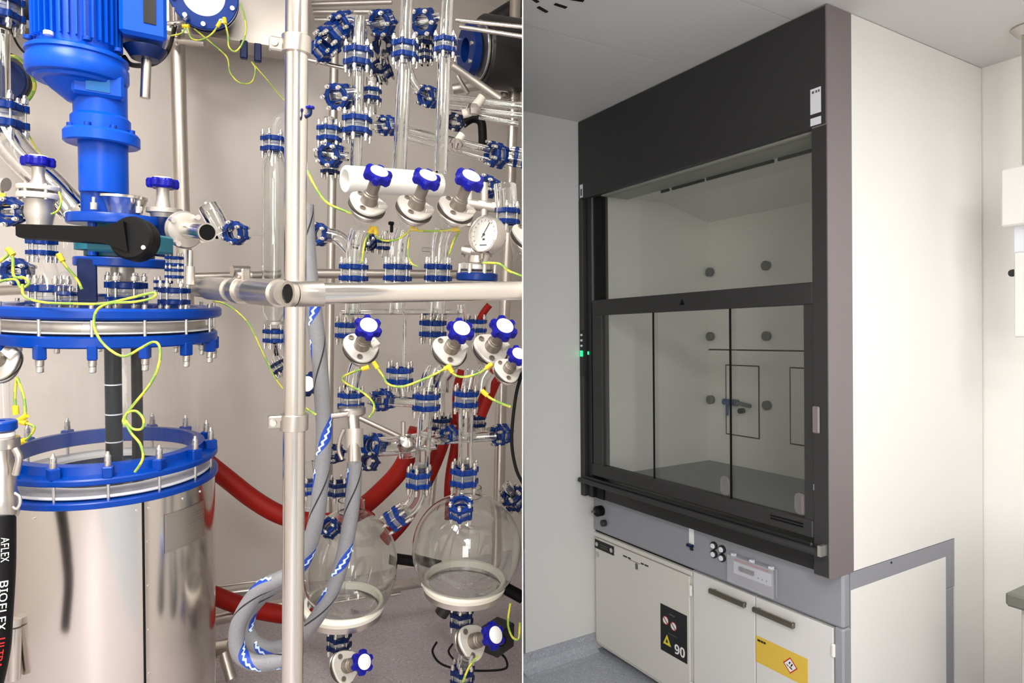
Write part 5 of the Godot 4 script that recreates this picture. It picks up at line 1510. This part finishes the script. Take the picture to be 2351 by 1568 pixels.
func lower_glass():
	var g = "bolted glass pipes of the lower plant"
	# small flask
	var f1 = round_flask("round_flask", "small round glass flask on a cream ring beside the grey hoses", 805, 1300, 2.3, 106, 30, 20, 1.28)
	coupling(f1, Q(776, 1121, 2.32), Vector3.UP, px(26, 2.32), M.flange_navy)
	var n1: Vector3 = Q(758, 1212, 2.2)
	coupling(f1, n1, camdir(-0.3, 0.6, 0.6), px(24, 2.2))
	part(f1, "side_neck", tube([n1, Q(775, 1245, 2.28)], px(16, 2.2), 20, false), M.pipe_glass)
	part(f1, "neck", tube([Q(776, 1128, 2.32), Q(785, 1190, 2.32)], px(18, 2.3), 20, false), M.pipe_glass)
	part(f1, "outlet", tube([Q(795, 1400, 2.3), Q(780, 1462, 2.3)], px(20, 2.3), 20, false), M.pipe_glass)
	coupling(f1, Q(779, 1472, 2.3), Vector3.UP, px(29, 2.3), M.flange_navy)
	# large flask
	var f2 = round_flask("round_flask", "large round glass flask on a cream ring over the black box", 1072, 1257, 2.4, 125, 30, 20)
	coupling(f2, Q(1058, 1168, 2.16), camdir(0.02, 0.85, 0.5), px(30, 2.2))
	part(f2, "outlet", tube([Q(1066, 1370, 2.4), Q(1060, 1405, 2.4)], px(20, 2.4), 20, false), M.pipe_glass)
	coupling(f2, Q(1060, 1418, 2.4), Vector3.UP, px(29, 2.4), M.flange_navy)
	part(f2, "neck", tube([Q(1070, 1088, 2.35), Q(1064, 1150, 2.2)], px(17, 2.3), 20, false), M.pipe_glass)
	# ring seats
	for e in [[790, 1386, 2.3, 90, "cream support ring under the small glass flask"], [1066, 1334, 2.4, 95, "cream support ring under the large glass flask"]]:
		var s = thing(TL, "support_ring", e[4], "ring", Q(e[0], e[1] + 30, e[2]))
		var R: float = px(e[3], e[2])
		part(s, "ring_seat", lathe([Vector2(R - 0.016, -0.012), Vector2(R, -0.014), Vector2(R + 0.003, 0.0), Vector2(R - 0.004, 0.014), Vector2(R - 0.014, 0.012), Vector2(R - 0.016, -0.012)], 64), M.cork_ring, align(camdir(0.06, 1, 0.12), Q(e[0], e[1], e[2])))
		part(s, "steel_band", lathe([Vector2(R - 0.012, -0.036), Vector2(R - 0.004, -0.036), Vector2(R - 0.002, -0.014), Vector2(R - 0.012, -0.014), Vector2(R - 0.012, -0.036)], 64), M.steel_satin, align(camdir(0.06, 1, 0.12), Q(e[0], e[1], e[2])))
		part(s, "bracket", tube([Q(e[0] - e[3] * 0.95, e[1] + 6, e[2]), Q(e[0] - e[3] * 1.2, e[1] - 2, e[2] + 0.4)], 0.014, 14), M.steel_satin)
	pipe_run("drain_coupling", "lowest navy coupling on the floor under the large flask", "coupling", 2.3, [[[[1070, 1500], [1064, 1540]], 18]], [[1062, 1550, "y", 30, 2.3, 1]], g)
	# columns and tees
	pipe_run("glass_column", "lower glass column left of two with two blue couplings", "glass pipe", 2.25, [[[[1000, 845], [986, 880], [982, 912]], 22], [[[978, 932], [968, 1088]], 17]], [[979, 922, "y", 34], [962, 1100, "y", 31]], g)
	pipe_run("glass_column", "lower glass column right of two, running into the large flask", "glass pipe", 2.25, [[[[1085, 850], [1074, 905]], 18], [[[1070, 926], [1068, 1080]], 17]], [[1070, 915, "y", 32], [1066, 1093, "y", 35]], g)
	pipe_run("glass_elbow", "curved glass elbow above the red strap's loose corner", "glass pipe", 2.25, [[[[961, 1112], [958, 1140], [944, 1165], [920, 1182]], 19]], [[910, 1190, [-11, 8, 0.0], 29]], g)
	pipe_run("glass_cross", "horizontal glass cross piece between grey hose and lower columns", "glass pipe", 2.35, [[[[862, 1024], [905, 1024], [1000, 1010]], 22], [[[932, 1000], [936, 1050]], 20], [[[1000, 1010], [1140, 1000]], 12]], [[857, 1023, [13, 1, 0.03], 30], [848, 1061, [12, 3, 0.04], 22, 2.3, 1], [1030, 998, [12, -2, 0.02], 22], [1149, 998, [12, -1, 0.02], 26]], g)
	var hub = thing(TL, "steel_hub", "bright steel hub where the glass cross meets the brace", "pipe fitting", Q(932, 1040, 2.3))
	part(hub, "hub_body", lathe([Vector2(0, -0.03), Vector2(0.03, -0.028), Vector2(0.034, 0), Vector2(0.026, 0.026), Vector2(0.012, 0.034), Vector2(0, 0.035)], 24), M.steel, align(camdir(0.3, 0.4, 0.8), Q(932, 1016, 2.3)))
	part(hub, "hub_screw", cyl(0.008, 0.05, 10), M.steel_dark, align(camdir(0, 1, 0.1), Q(926, 1000, 2.28)))
	pipe_run("glass_branch", "horizontal glass arm from the steel clamp to the left lower column", "glass pipe", 2.3, [[[[850, 918], [960, 924]], 12]], [[878, 918, [13, 0, 0.03], 27]], g)
	pipe_run("blue_coupling", "blue coupling hanging on a thin glass stem below the cross bar", "coupling", 2.3, [[[[929, 718], [928, 850]], 4], [[[920, 874], [926, 912]], 9]], [[918, 862, "y", 32]], g)
	pipe_run("glass_manifold", "long thin glass manifold just under the cross bar", "glass pipe", 2.4, [[[[786, 716], [1065, 716]], 7], [[[792, 716], [796, 745]], 13], [[[1008, 716], [998, 745]], 13], [[[1058, 700], [1060, 740]], 9]], [[800, 758, "y", 31], [994, 754, "y", 33], [1094, 748, "y", 26]], g)
	pipe_run("glass_downpipe", "glass leg from the hose-side valve to the steel clamp", "glass pipe", 2.15, [[[[822, 830], [812, 860], [806, 905]], 16]], [[806, 918, "y", 31]], g)
	pipe_run("blue_coupling", "dark blue coupling behind the two lower columns, left", "coupling", 2.6, [[[[1010, 900], [1012, 1000]], 11]], [[1013, 973, "y", 25, 2.6, 1]], g)
	pipe_run("blue_coupling", "dark blue coupling behind the two lower columns, right", "coupling", 2.6, [[[[1095, 930], [1095, 990]], 9]], [[1096, 966, "y", 22, 2.6, 1]], g)
	pipe_run("blue_coupling", "blue coupling on a bent pipe at the bay's edge beside the black cable", "coupling", 2.4, [[[[1160, 1110], [1195, 1160]], 12]], [[1180, 1144, [9, 12, 0.02], 29, 2.4, 1]], g)
	pipe_run("blue_coupling", "blue coupling peeping out between post and grey hose", "coupling", 2.1, [[[[708, 1060], [712, 1100], [708, 1170]], 14]], [[711, 1118, "y", 24]], g)
	pipe_run("blue_coupling", "navy coupling half hidden behind the upper grey hose", "coupling", 2.25, [[[[748, 1030], [770, 1040]], 10]], [[766, 1042, [13, -1, 0.03], 24, 2.25, 1]], g)
	pipe_run("glass_bend", "thick glass bends under the two lower valves", "glass pipe", 2.3, [[[[1025, 850], [1012, 868], [1010, 900]], 22], [[[1120, 850], [1108, 870], [1104, 900]], 22]], [], g)
	# steel clamp and hose tail
	var sc = thing(TL, "hose_tail", "steel clamp union and hose tail above the second grey hose", "pipe fitting", Q(812, 1080, 2.05))
	part(sc, "clamp_disc", cyl(px(32, 2.1), 0.026, 36, 0.005), M.steel_satin, Transform3D(Basis(), Q(807, 952, 2.1)))
	part(sc, "clamp_lever", tube([Q(760, 955, 2.05), Q(800, 950, 2.05)], px(7, 2.05), 12), M.steel)
	part(sc, "tail_pipe", tube([Q(808, 950, 2.08), Q(812, 990, 2.05), Q(814, 1082, 2.0)], px(15, 2.05), 24), M.steel_satin)
	part(sc, "tail_ferrule", tube([Q(812, 985, 2.05), Q(813, 1028, 2.04)], px(21, 2.05), 24), M.cast_steel)
	part(sc, "lock_hook", tube(smooth([Q(790, 985, 2.03), Q(780, 1010, 2.03), Q(778, 1035, 2.03), Q(786, 1055, 2.03)], 5), 0.006, 10), M.steel_satin)
	# manual knob behind the hose
	var bk = thing(TL, "isolating_knob", "blue knob with a grey face half hidden behind the grey hose", "knob", Q(712, 905, 2.15))
	hand_knob(bk, align(camdir(-0.25, 0.1, 0.95), Q(716, 882, 2.15)), px(29, 2.15), M.flange_navy)
	part(bk, "stem", tube([Q(716, 882, 2.16), Q(730, 886, 2.4)], 0.012, 12), M.flange_navy)
	pipe_run("blue_coupling", "small navy coupling left of the front post below the side bar", "coupling", 2.5, [[[[631, 785, 2.42], [634, 815], [646, 865]], 8]], [[642, 842, [6, 10, 0.0], 20, 2.5, 1]], g)
	# black box with a cable on the floor
	var bx = thing(TL, "black_box", "black electrical box on the floor beside the large flask's drain valve", "box", Q(1140, 1492, 2.55))
	part(bx, "case", box(Vector3(0.11, 0.10, 0.09), 0.006), M.drum_black, Transform3D(Basis(Vector3.UP, 0.5), Q(1142, 1462, 2.55)))
	part(bx, "socket", cyl(0.022, 0.004, 20), M.black, align(camdir(0.3, 0.1, 1), Q(1150, 1470, 2.47)))
	wire("thin grey cable looping over the floor from the black box", 2.55, [[1003, 1474], [993, 1496], [1010, 1522], [1050, 1536], [1110, 1540], [1160, 1535], [1162, 1515], [1150, 1500]], 0.0045, 1)
	wire("short grey cable curl beside the floor drain valve", 2.5, [[1040, 1478], [1030, 1495], [1040, 1512], [1060, 1525]], 0.004, 1)
	rod("rubber_foot", "brown rubber foot under the large flask", "foot", 2.5, [[1012, 1410], [1030, 1385]], 16, M.drum_black)

func hoses():
	var h = "grey hoses with blue and white tracer"
	var ra = px(18.5, 1.8)
	var lists = [
		["upper grey hose with blue zigzag tracer hanging behind the front post", [[702, 470], [706, 560], [712, 640], [722, 720], [733, 820], [740, 920], [744, 1000], [738, 1090], [728, 1180], [708, 1260], [680, 1310], [640, 1330], [598, 1352], [562, 1400], [544, 1450], [550, 1500], [585, 1522], [640, 1518], [675, 1506]]],
		["second grey hose with blue zigzag tracer leaving the steel hose tail", [[814, 1062], [812, 1120], [806, 1180], [796, 1240], [782, 1300], [762, 1355], [732, 1410], [700, 1452], [660, 1480], [620, 1490], [585, 1476], [568, 1440], [576, 1400], [608, 1362], [645, 1338], [678, 1326]]]]
	for e in lists:
		DD = 1.85
		var p = []
		for q in e[1]:
			p.append(pt([q[0], q[1], 1.85 if e[0].begins_with("upper") else 1.95]))
		var t = thing(TL, "braided_hose", e[0], "hose", p[p.size() - 1], h)
		part(t, "hose", tube(smooth(p, 9), ra, 24), M.hose_print)
	# red hoses
	var red = "red rubber hoses"
	rod("red_hose", "red rubber hose sagging from the jacket to behind the front post", "hose", 2.55, [[470, 1058], [520, 1098], [580, 1145], [640, 1180], [700, 1196], [770, 1196], [830, 1165], [880, 1122], [918, 1080], [944, 1030], [960, 985]], 21, M.rubber_red, true, 24, red)
	rod("red_hose", "red rubber hose end low beside the steel jacket", "hose", 2.7, [[480, 1362], [530, 1382], [580, 1398], [660, 1412], [720, 1418]], 20, M.rubber_red, true, 24, red)
	rod("red_hose", "red rubber hose rising from the elbow to the lower columns", "hose", 2.65, [[890, 1236], [930, 1190], [975, 1110], [1010, 1030], [1030, 960]], 17, M.rubber_red, true, 24, red)
	rod("red_hose", "upright red rubber hose beside the large flask's neck", "hose", 2.7, [[1030, 1190], [1032, 1100], [1048, 1000], [1050, 900], [1062, 850]], 11, M.rubber_red, true, 24, red)
	rod("red_strap", "bright red strap below the right-hand valves", "strap", 2.35, [[1100, 952], [1122, 900], [1140, 855], [1150, 820]], 17, M.rubber_red, true, 20, red)
	rod("red_valve_lever", "red lever handle with a black tip just under the cross bar", "lever", 2.4, [[1100, 735], [1112, 715], [1124, 700]], 8, M.rubber_red, true, 16)
	rod("grey_hose", "dark grey hose behind the two flasks", "hose", 2.8, [[905, 1282], [960, 1290], [1010, 1300]], 12, M.rubber_black, true, 20)
	rod("grey_hose", "dark grey hose at the bay's edge behind the large flask", "hose", 2.6, [[1150, 1345], [1200, 1372]], 14, M.rubber_black, true, 20)

func wires():
	wire("earth wire looping across the blue ring flange", 2.45, [[392, 82], [418, 76], [428, 60], [438, 86], [460, 92], [488, 76], [508, 46]], 0.0034, 0, [0.32, 0.95])
	wire("earth wire hanging in a narrow loop before the steel tray", 2.45, [[516, 48], [523, 80], [526, 108], [540, 118], [556, 100], [565, 60], [552, 8]], 0.0034, 0, [0.02])
	wire("earth wire hanging in a round loop below the steel tray", 2.6, [[446, 66], [482, 96], [520, 130], [528, 165], [550, 190], [578, 188], [586, 160], [578, 142]], 0.003)
	wire("dull earth wire slanting from the tray to the front post", 2.7, [[578, 142], [610, 180], [655, 232], [700, 270]], 0.0026)
	wire("earth wire bowing out beside the glass in the corner left of the motor", 2.2, [[12, 132, 2.34], [34, 130], [58, 148], [76, 180], [78, 206], [60, 232], [30, 236, 2.34]], 0.006, 0, [0.03])
	wire("earth wire slanting down behind the left lid valve", 2.3, [[30, 262, 2.05], [60, 300], [86, 345], [128, 396], [152, 436], [190, 495, 2.1]], 0.003)
	wire("long earth wire running over the reactor lid and down the vessel", 1.66, [[52, 652], [56, 680], [100, 694], [170, 697], [235, 697], [300, 684], [354, 672], [350, 684], [310, 693], [250, 697], [220, 716], [218, 756], [240, 792], [282, 818], [322, 800], [352, 785], [366, 796], [366, 832], [346, 880], [306, 930], [284, 962], [286, 976]], 0.0034, 0)
	wire("coiled end of the earth wire on the reactor vessel", 1.66, [[288, 974], [290, 950], [312, 944], [329, 962], [326, 984], [304, 984], [288, 966], [300, 992], [322, 1020], [328, 1052], [310, 1084]], 0.0034)
	wire("earth wire knotted left of the reactor lid", 1.8, [[-10, 606], [14, 590], [24, 578], [30, 600], [32, 634], [56, 638], [66, 652], [48, 660], [36, 642], [8, 644], [-10, 652]], 0.004, 0, [0.2])
	wire("earth wire slanting beside the small glass dome", 1.8, [[138, 590], [152, 612], [176, 640], [188, 664]], 0.004, 0, [0.05])
	wire("earth wire curling round the left lid valve's bonnet", 1.85, [[136, 440], [140, 462], [134, 482], [118, 492]], 0.003)
	wire("paired earth wires beside the left handwheel", 1.7, [[38, 866], [34, 910], [36, 944]], 0.0034, 0, [0.95])
	wire("outer of paired earth wires beside the left handwheel", 1.7, [[40, 868], [54, 910], [58, 950], [50, 962]], 0.0034, 0, [0.9])
	wire("earth wire hooking round the left steel fitting", 1.7, [[48, 968], [72, 976], [78, 984], [66, 1004], [46, 1016]], 0.0034, 0, [0.04, 0.97])
	wire("earth wire from the front post to the first upper valve", 2.0, [[706, 392], [724, 430], [752, 466], [796, 486], [842, 503]], 0.004)
	wire("earth wire dropping from the first upper valve", 2.05, [[852, 528], [838, 556], [830, 604]], 0.0035, 0, [0.05])
	wire("earth wire garland between the upper valves", 2.05, [[862, 528], [868, 546], [888, 553], [915, 548], [948, 526], [962, 530], [1010, 530], [1054, 526]], 0.0035, 0, [0.03, 0.6, 0.97])
	wire("earth wire dropping from the third upper valve", 2.05, [[1056, 530], [1042, 552], [1030, 585]], 0.0035)
	wire("earth wire loop beside the second glass leg", 2.05, [[940, 545], [936, 580], [945, 605], [960, 612]], 0.003)
	wire("earth wire from the gauge flange to the bay's edge", 2.0, [[1108, 603], [1146, 606], [1168, 622], [1198, 634]], 0.004)
	wire("long thin earth wire curving from the side bar down to the post", 2.2, [[488, 692], [512, 696], [545, 716], [576, 752], [604, 812], [640, 880], [690, 930], [728, 952]], 0.003)
	wire("earth wire loop under the hose-side valve", 2.0, [[842, 844], [806, 856], [786, 868], [800, 884], [832, 900], [856, 924], [858, 940], [848, 958]], 0.0035, 0, [0.03])
	wire("earth wire garland from the hose-side valve to the middle valve", 2.0, [[862, 838], [878, 862], [892, 882], [920, 888], [960, 876], [1000, 858], [1034, 840]], 0.0038, 0, [0.02, 0.96])
	wire("earth wire sagging between the middle valve and the strap valve", 2.0, [[1034, 848], [1046, 862], [1070, 865], [1100, 856], [1128, 836]], 0.0038, 0, [0.03, 0.96])
	wire("earth wire slanting across the red strap", 2.0, [[1112, 902], [1132, 918], [1172, 934]], 0.0044, 0, [0.04])
	wire("earth wire loop at the bay's edge below the large flask", 2.3, [[1172, 1385], [1166, 1430], [1176, 1462], [1190, 1466], [1194, 1430]], 0.004)
	wire("green earth wire over the lowest navy coupling", 2.2, [[1098, 1506], [1078, 1530], [1062, 1566]], 0.004)
	wire("short earth wire behind the front post at knee height", 1.6, [[690, 930], [706, 940], [726, 952]], 0.003)
	wire("black cable hanging in an arc at the bay's edge", 2.0, [[1202, 850], [1186, 900], [1176, 980], [1176, 1030], [1186, 1080], [1202, 1112]], 0.0055, 1)
	wire("black cable bending from the motor's terminal box to the slim post", 2.3, [[402, 60, 2.7], [394, 92, 2.5], [384, 118], [362, 142], [330, 150, 2.15], [300, 148, 2.0], [284, 130, 1.96]], 0.008, 1)
	wire("thin black cable hanging in the corner beside the left drum", 2.4, [[20, 30, 2.5], [34, 90], [62, 124], [98, 122], [104, 60, 2.55]], 0.004, 1)

func left_edge():
	# column and fittings cut by the picture's left edge
	pipe_run("glass_column", "glass column with blue couplings at the far left edge", "glass pipe", 2.0, [[[[2, 70], [4, 228]], 17], [[[8, 300], [40, 350], [120, 430], [175, 490]], 34]], [[4, 20, "y", 46], [8, 266, "y", 50]])
	pipe_run("glass_branch", "short glass arm joining the left lid valve", "glass pipe", 1.95, [[[[-20, 486], [60, 486]], 16]], [[24, 486, [14, 0, 0.03], 34]])
	pipe_run("glass_branch", "short glass arm with a navy coupling left of the reactor lid", "glass pipe", 1.95, [[[[-20, 620], [72, 624]], 14]], [[40, 624, [14, 1, 0.03], 32]])
	rod("rear_rail", "steel rail passing left of the reactor lid", "rail", 2.3, [[-20, 668], [70, 664]], 12, M.steel_satin)
	var fl = thing(TL, "black_flange", "black backed blue flange behind the left glass column", "flange", Q(40, 220, 2.4))
	part(fl, "flange_disc", cyl(px(66, 2.4), 0.04, 40, 0.006), M.drum_black, align(camdir(0.25, 0.1, 1), Q(8, 190, 2.4)))
	part(fl, "flange_face", cyl(px(52, 2.4), 0.02, 40, 0.004), M.flange_navy, align(camdir(0.25, 0.1, 1), Q(6, 190, 2.35)))
	var sv = thing(TL, "steel_stub", "small steel stub with a yellow tag at the far left edge", "pipe fitting", Q(4, 440, 1.95))
	part(sv, "stub", tube([Q(-10, 418, 1.95), Q(14, 424, 1.95)], px(16, 1.95), 16), M.cast_steel)
	part(sv, "riser", tube([Q(-2, 422, 1.95), Q(-2, 490, 1.95)], px(9, 1.95), 14), M.cast_steel)
	part(sv, "tag", box(Vector3(0.02, 0.03, 0.006)), M.wire_lug, Transform3D(Basis(), Q(4, 455, 1.94)))
	diaphragm_valve("white bonneted valve cut by the left picture edge, beside the vessel", -4, 832, 1.7, 48, camdir(0.2, 0.45, 0.85), 0.74, 0.5)
	# steel hose tail and printed black hose
	var kx = 1.6 / FOCAL
	var tx: Vector3 = Q(6, 1060, 1.6)
	var ty = func(v): return Q(6, v, 1.6).y
	var hb = thing(TL, "steel_hose_fitting", "stacked steel hose fitting with a blue top ring left of the jacket", "pipe fitting", Vector3(tx.x, ty.call(1182), tx.z))
	var ax = Transform3D(Basis(), Vector3(tx.x, 0, tx.z))
	part(hb, "fitting_body", lathe(bead([[0, ty.call(1190)], [27, ty.call(1190)], [30, ty.call(1180)], [30, ty.call(1140)], [26, ty.call(1130)], [26, ty.call(1070)], [20, ty.call(1060)], [20, ty.call(1030)], [34, ty.call(1026)], [34, ty.call(1004)], [24, ty.call(1000)], [0, ty.call(1000)]], kx), 36), M.steel_satin, ax)
	part(hb, "gasket_band", ring(20 * kx, 25 * kx, ty.call(990) - ty.call(1000), 32), M.cap_white, Transform3D(Basis(), Vector3(tx.x, ty.call(1000), tx.z)))
	part(hb, "blue_ring", ring(8 * kx, 30 * kx, ty.call(964) - ty.call(986), 32), M.ring_blue, Transform3D(Basis(), Vector3(tx.x, ty.call(986), tx.z)))
	part(hb, "glass_stub", tube([Q(4, 960, 1.6), Q(2, 880, 1.6)], 16 * kx, 20, false), M.pipe_glass)
	part(hb, "hinge_arm", tube(smooth([Q(34, 1030, 1.58), Q(44, 1050, 1.58), Q(40, 1075, 1.58), Q(36, 1090, 1.58)], 5), 0.008, 10), M.steel_satin)
	part(hb, "pull_ring", tube(smooth([Q(34, 1132, 1.56), Q(45, 1140, 1.56), Q(46, 1156, 1.56), Q(38, 1168, 1.56), Q(30, 1164, 1.56)], 6), 0.0035, 8), M.bolt_chrome)
	var ho = thing(TL, "printed_hose", "black hose with white and red lettering at the left edge", "hose", Q(-20, 1568, 1.55))
	var hp = smooth([Q(4, 1186, 1.6), Q(3, 1300, 1.58), Q(-4, 1420, 1.56), Q(-12, 1510, 1.55), Q(-42, 1640, 1.55)], 10)
	part(ho, "hose", tube(hp, 27 * kx, 32), M.rubber_black)
	var words = [["AFLEX", 10, 1274, 0, 1.0, M.text_white], ["BIOFLEX", 10, 1381, -3, 1.42, M.text_white], ["ULTRA", 4, 1482, -6, 1.15, M.text_red]]
	for w in words:
		var yw: float = Q(w[1], w[2], 1.57).y
		var i = 3
		for n in range(3, hp.size() - 3):
			if absf(hp[n].y - yw) < absf(hp[i].y - yw):
				i = n
		var dn: Vector3 = (hp[i + 3] - hp[i - 3]).normalized()
		var out_: Vector3 = camdir(0.76, 0.0, 0.65)
		var sd: Vector3 = out_.cross(dn).normalized()
		out_ = dn.cross(sd)
		part(ho, "lettering", lettering(w[0], 0.0215, 0.003), w[5], Transform3D(Basis(dn * w[4], sd, out_), hp[i] + out_ * 27.3 * kx))
	var lp = rod("leg_pipe", "dull steel pipe leg between the black hose and the jacket", "pipe", 1.8, [[36, 1440, 1.75], [33, 1560, 1.75]], 12, M.steel_satin)
	part(lp, "pipe_nut", tube([Q(35, 1436, 1.75), Q(36, 1420, 1.75)], px(13, 1.75), 12), M.cast_steel)
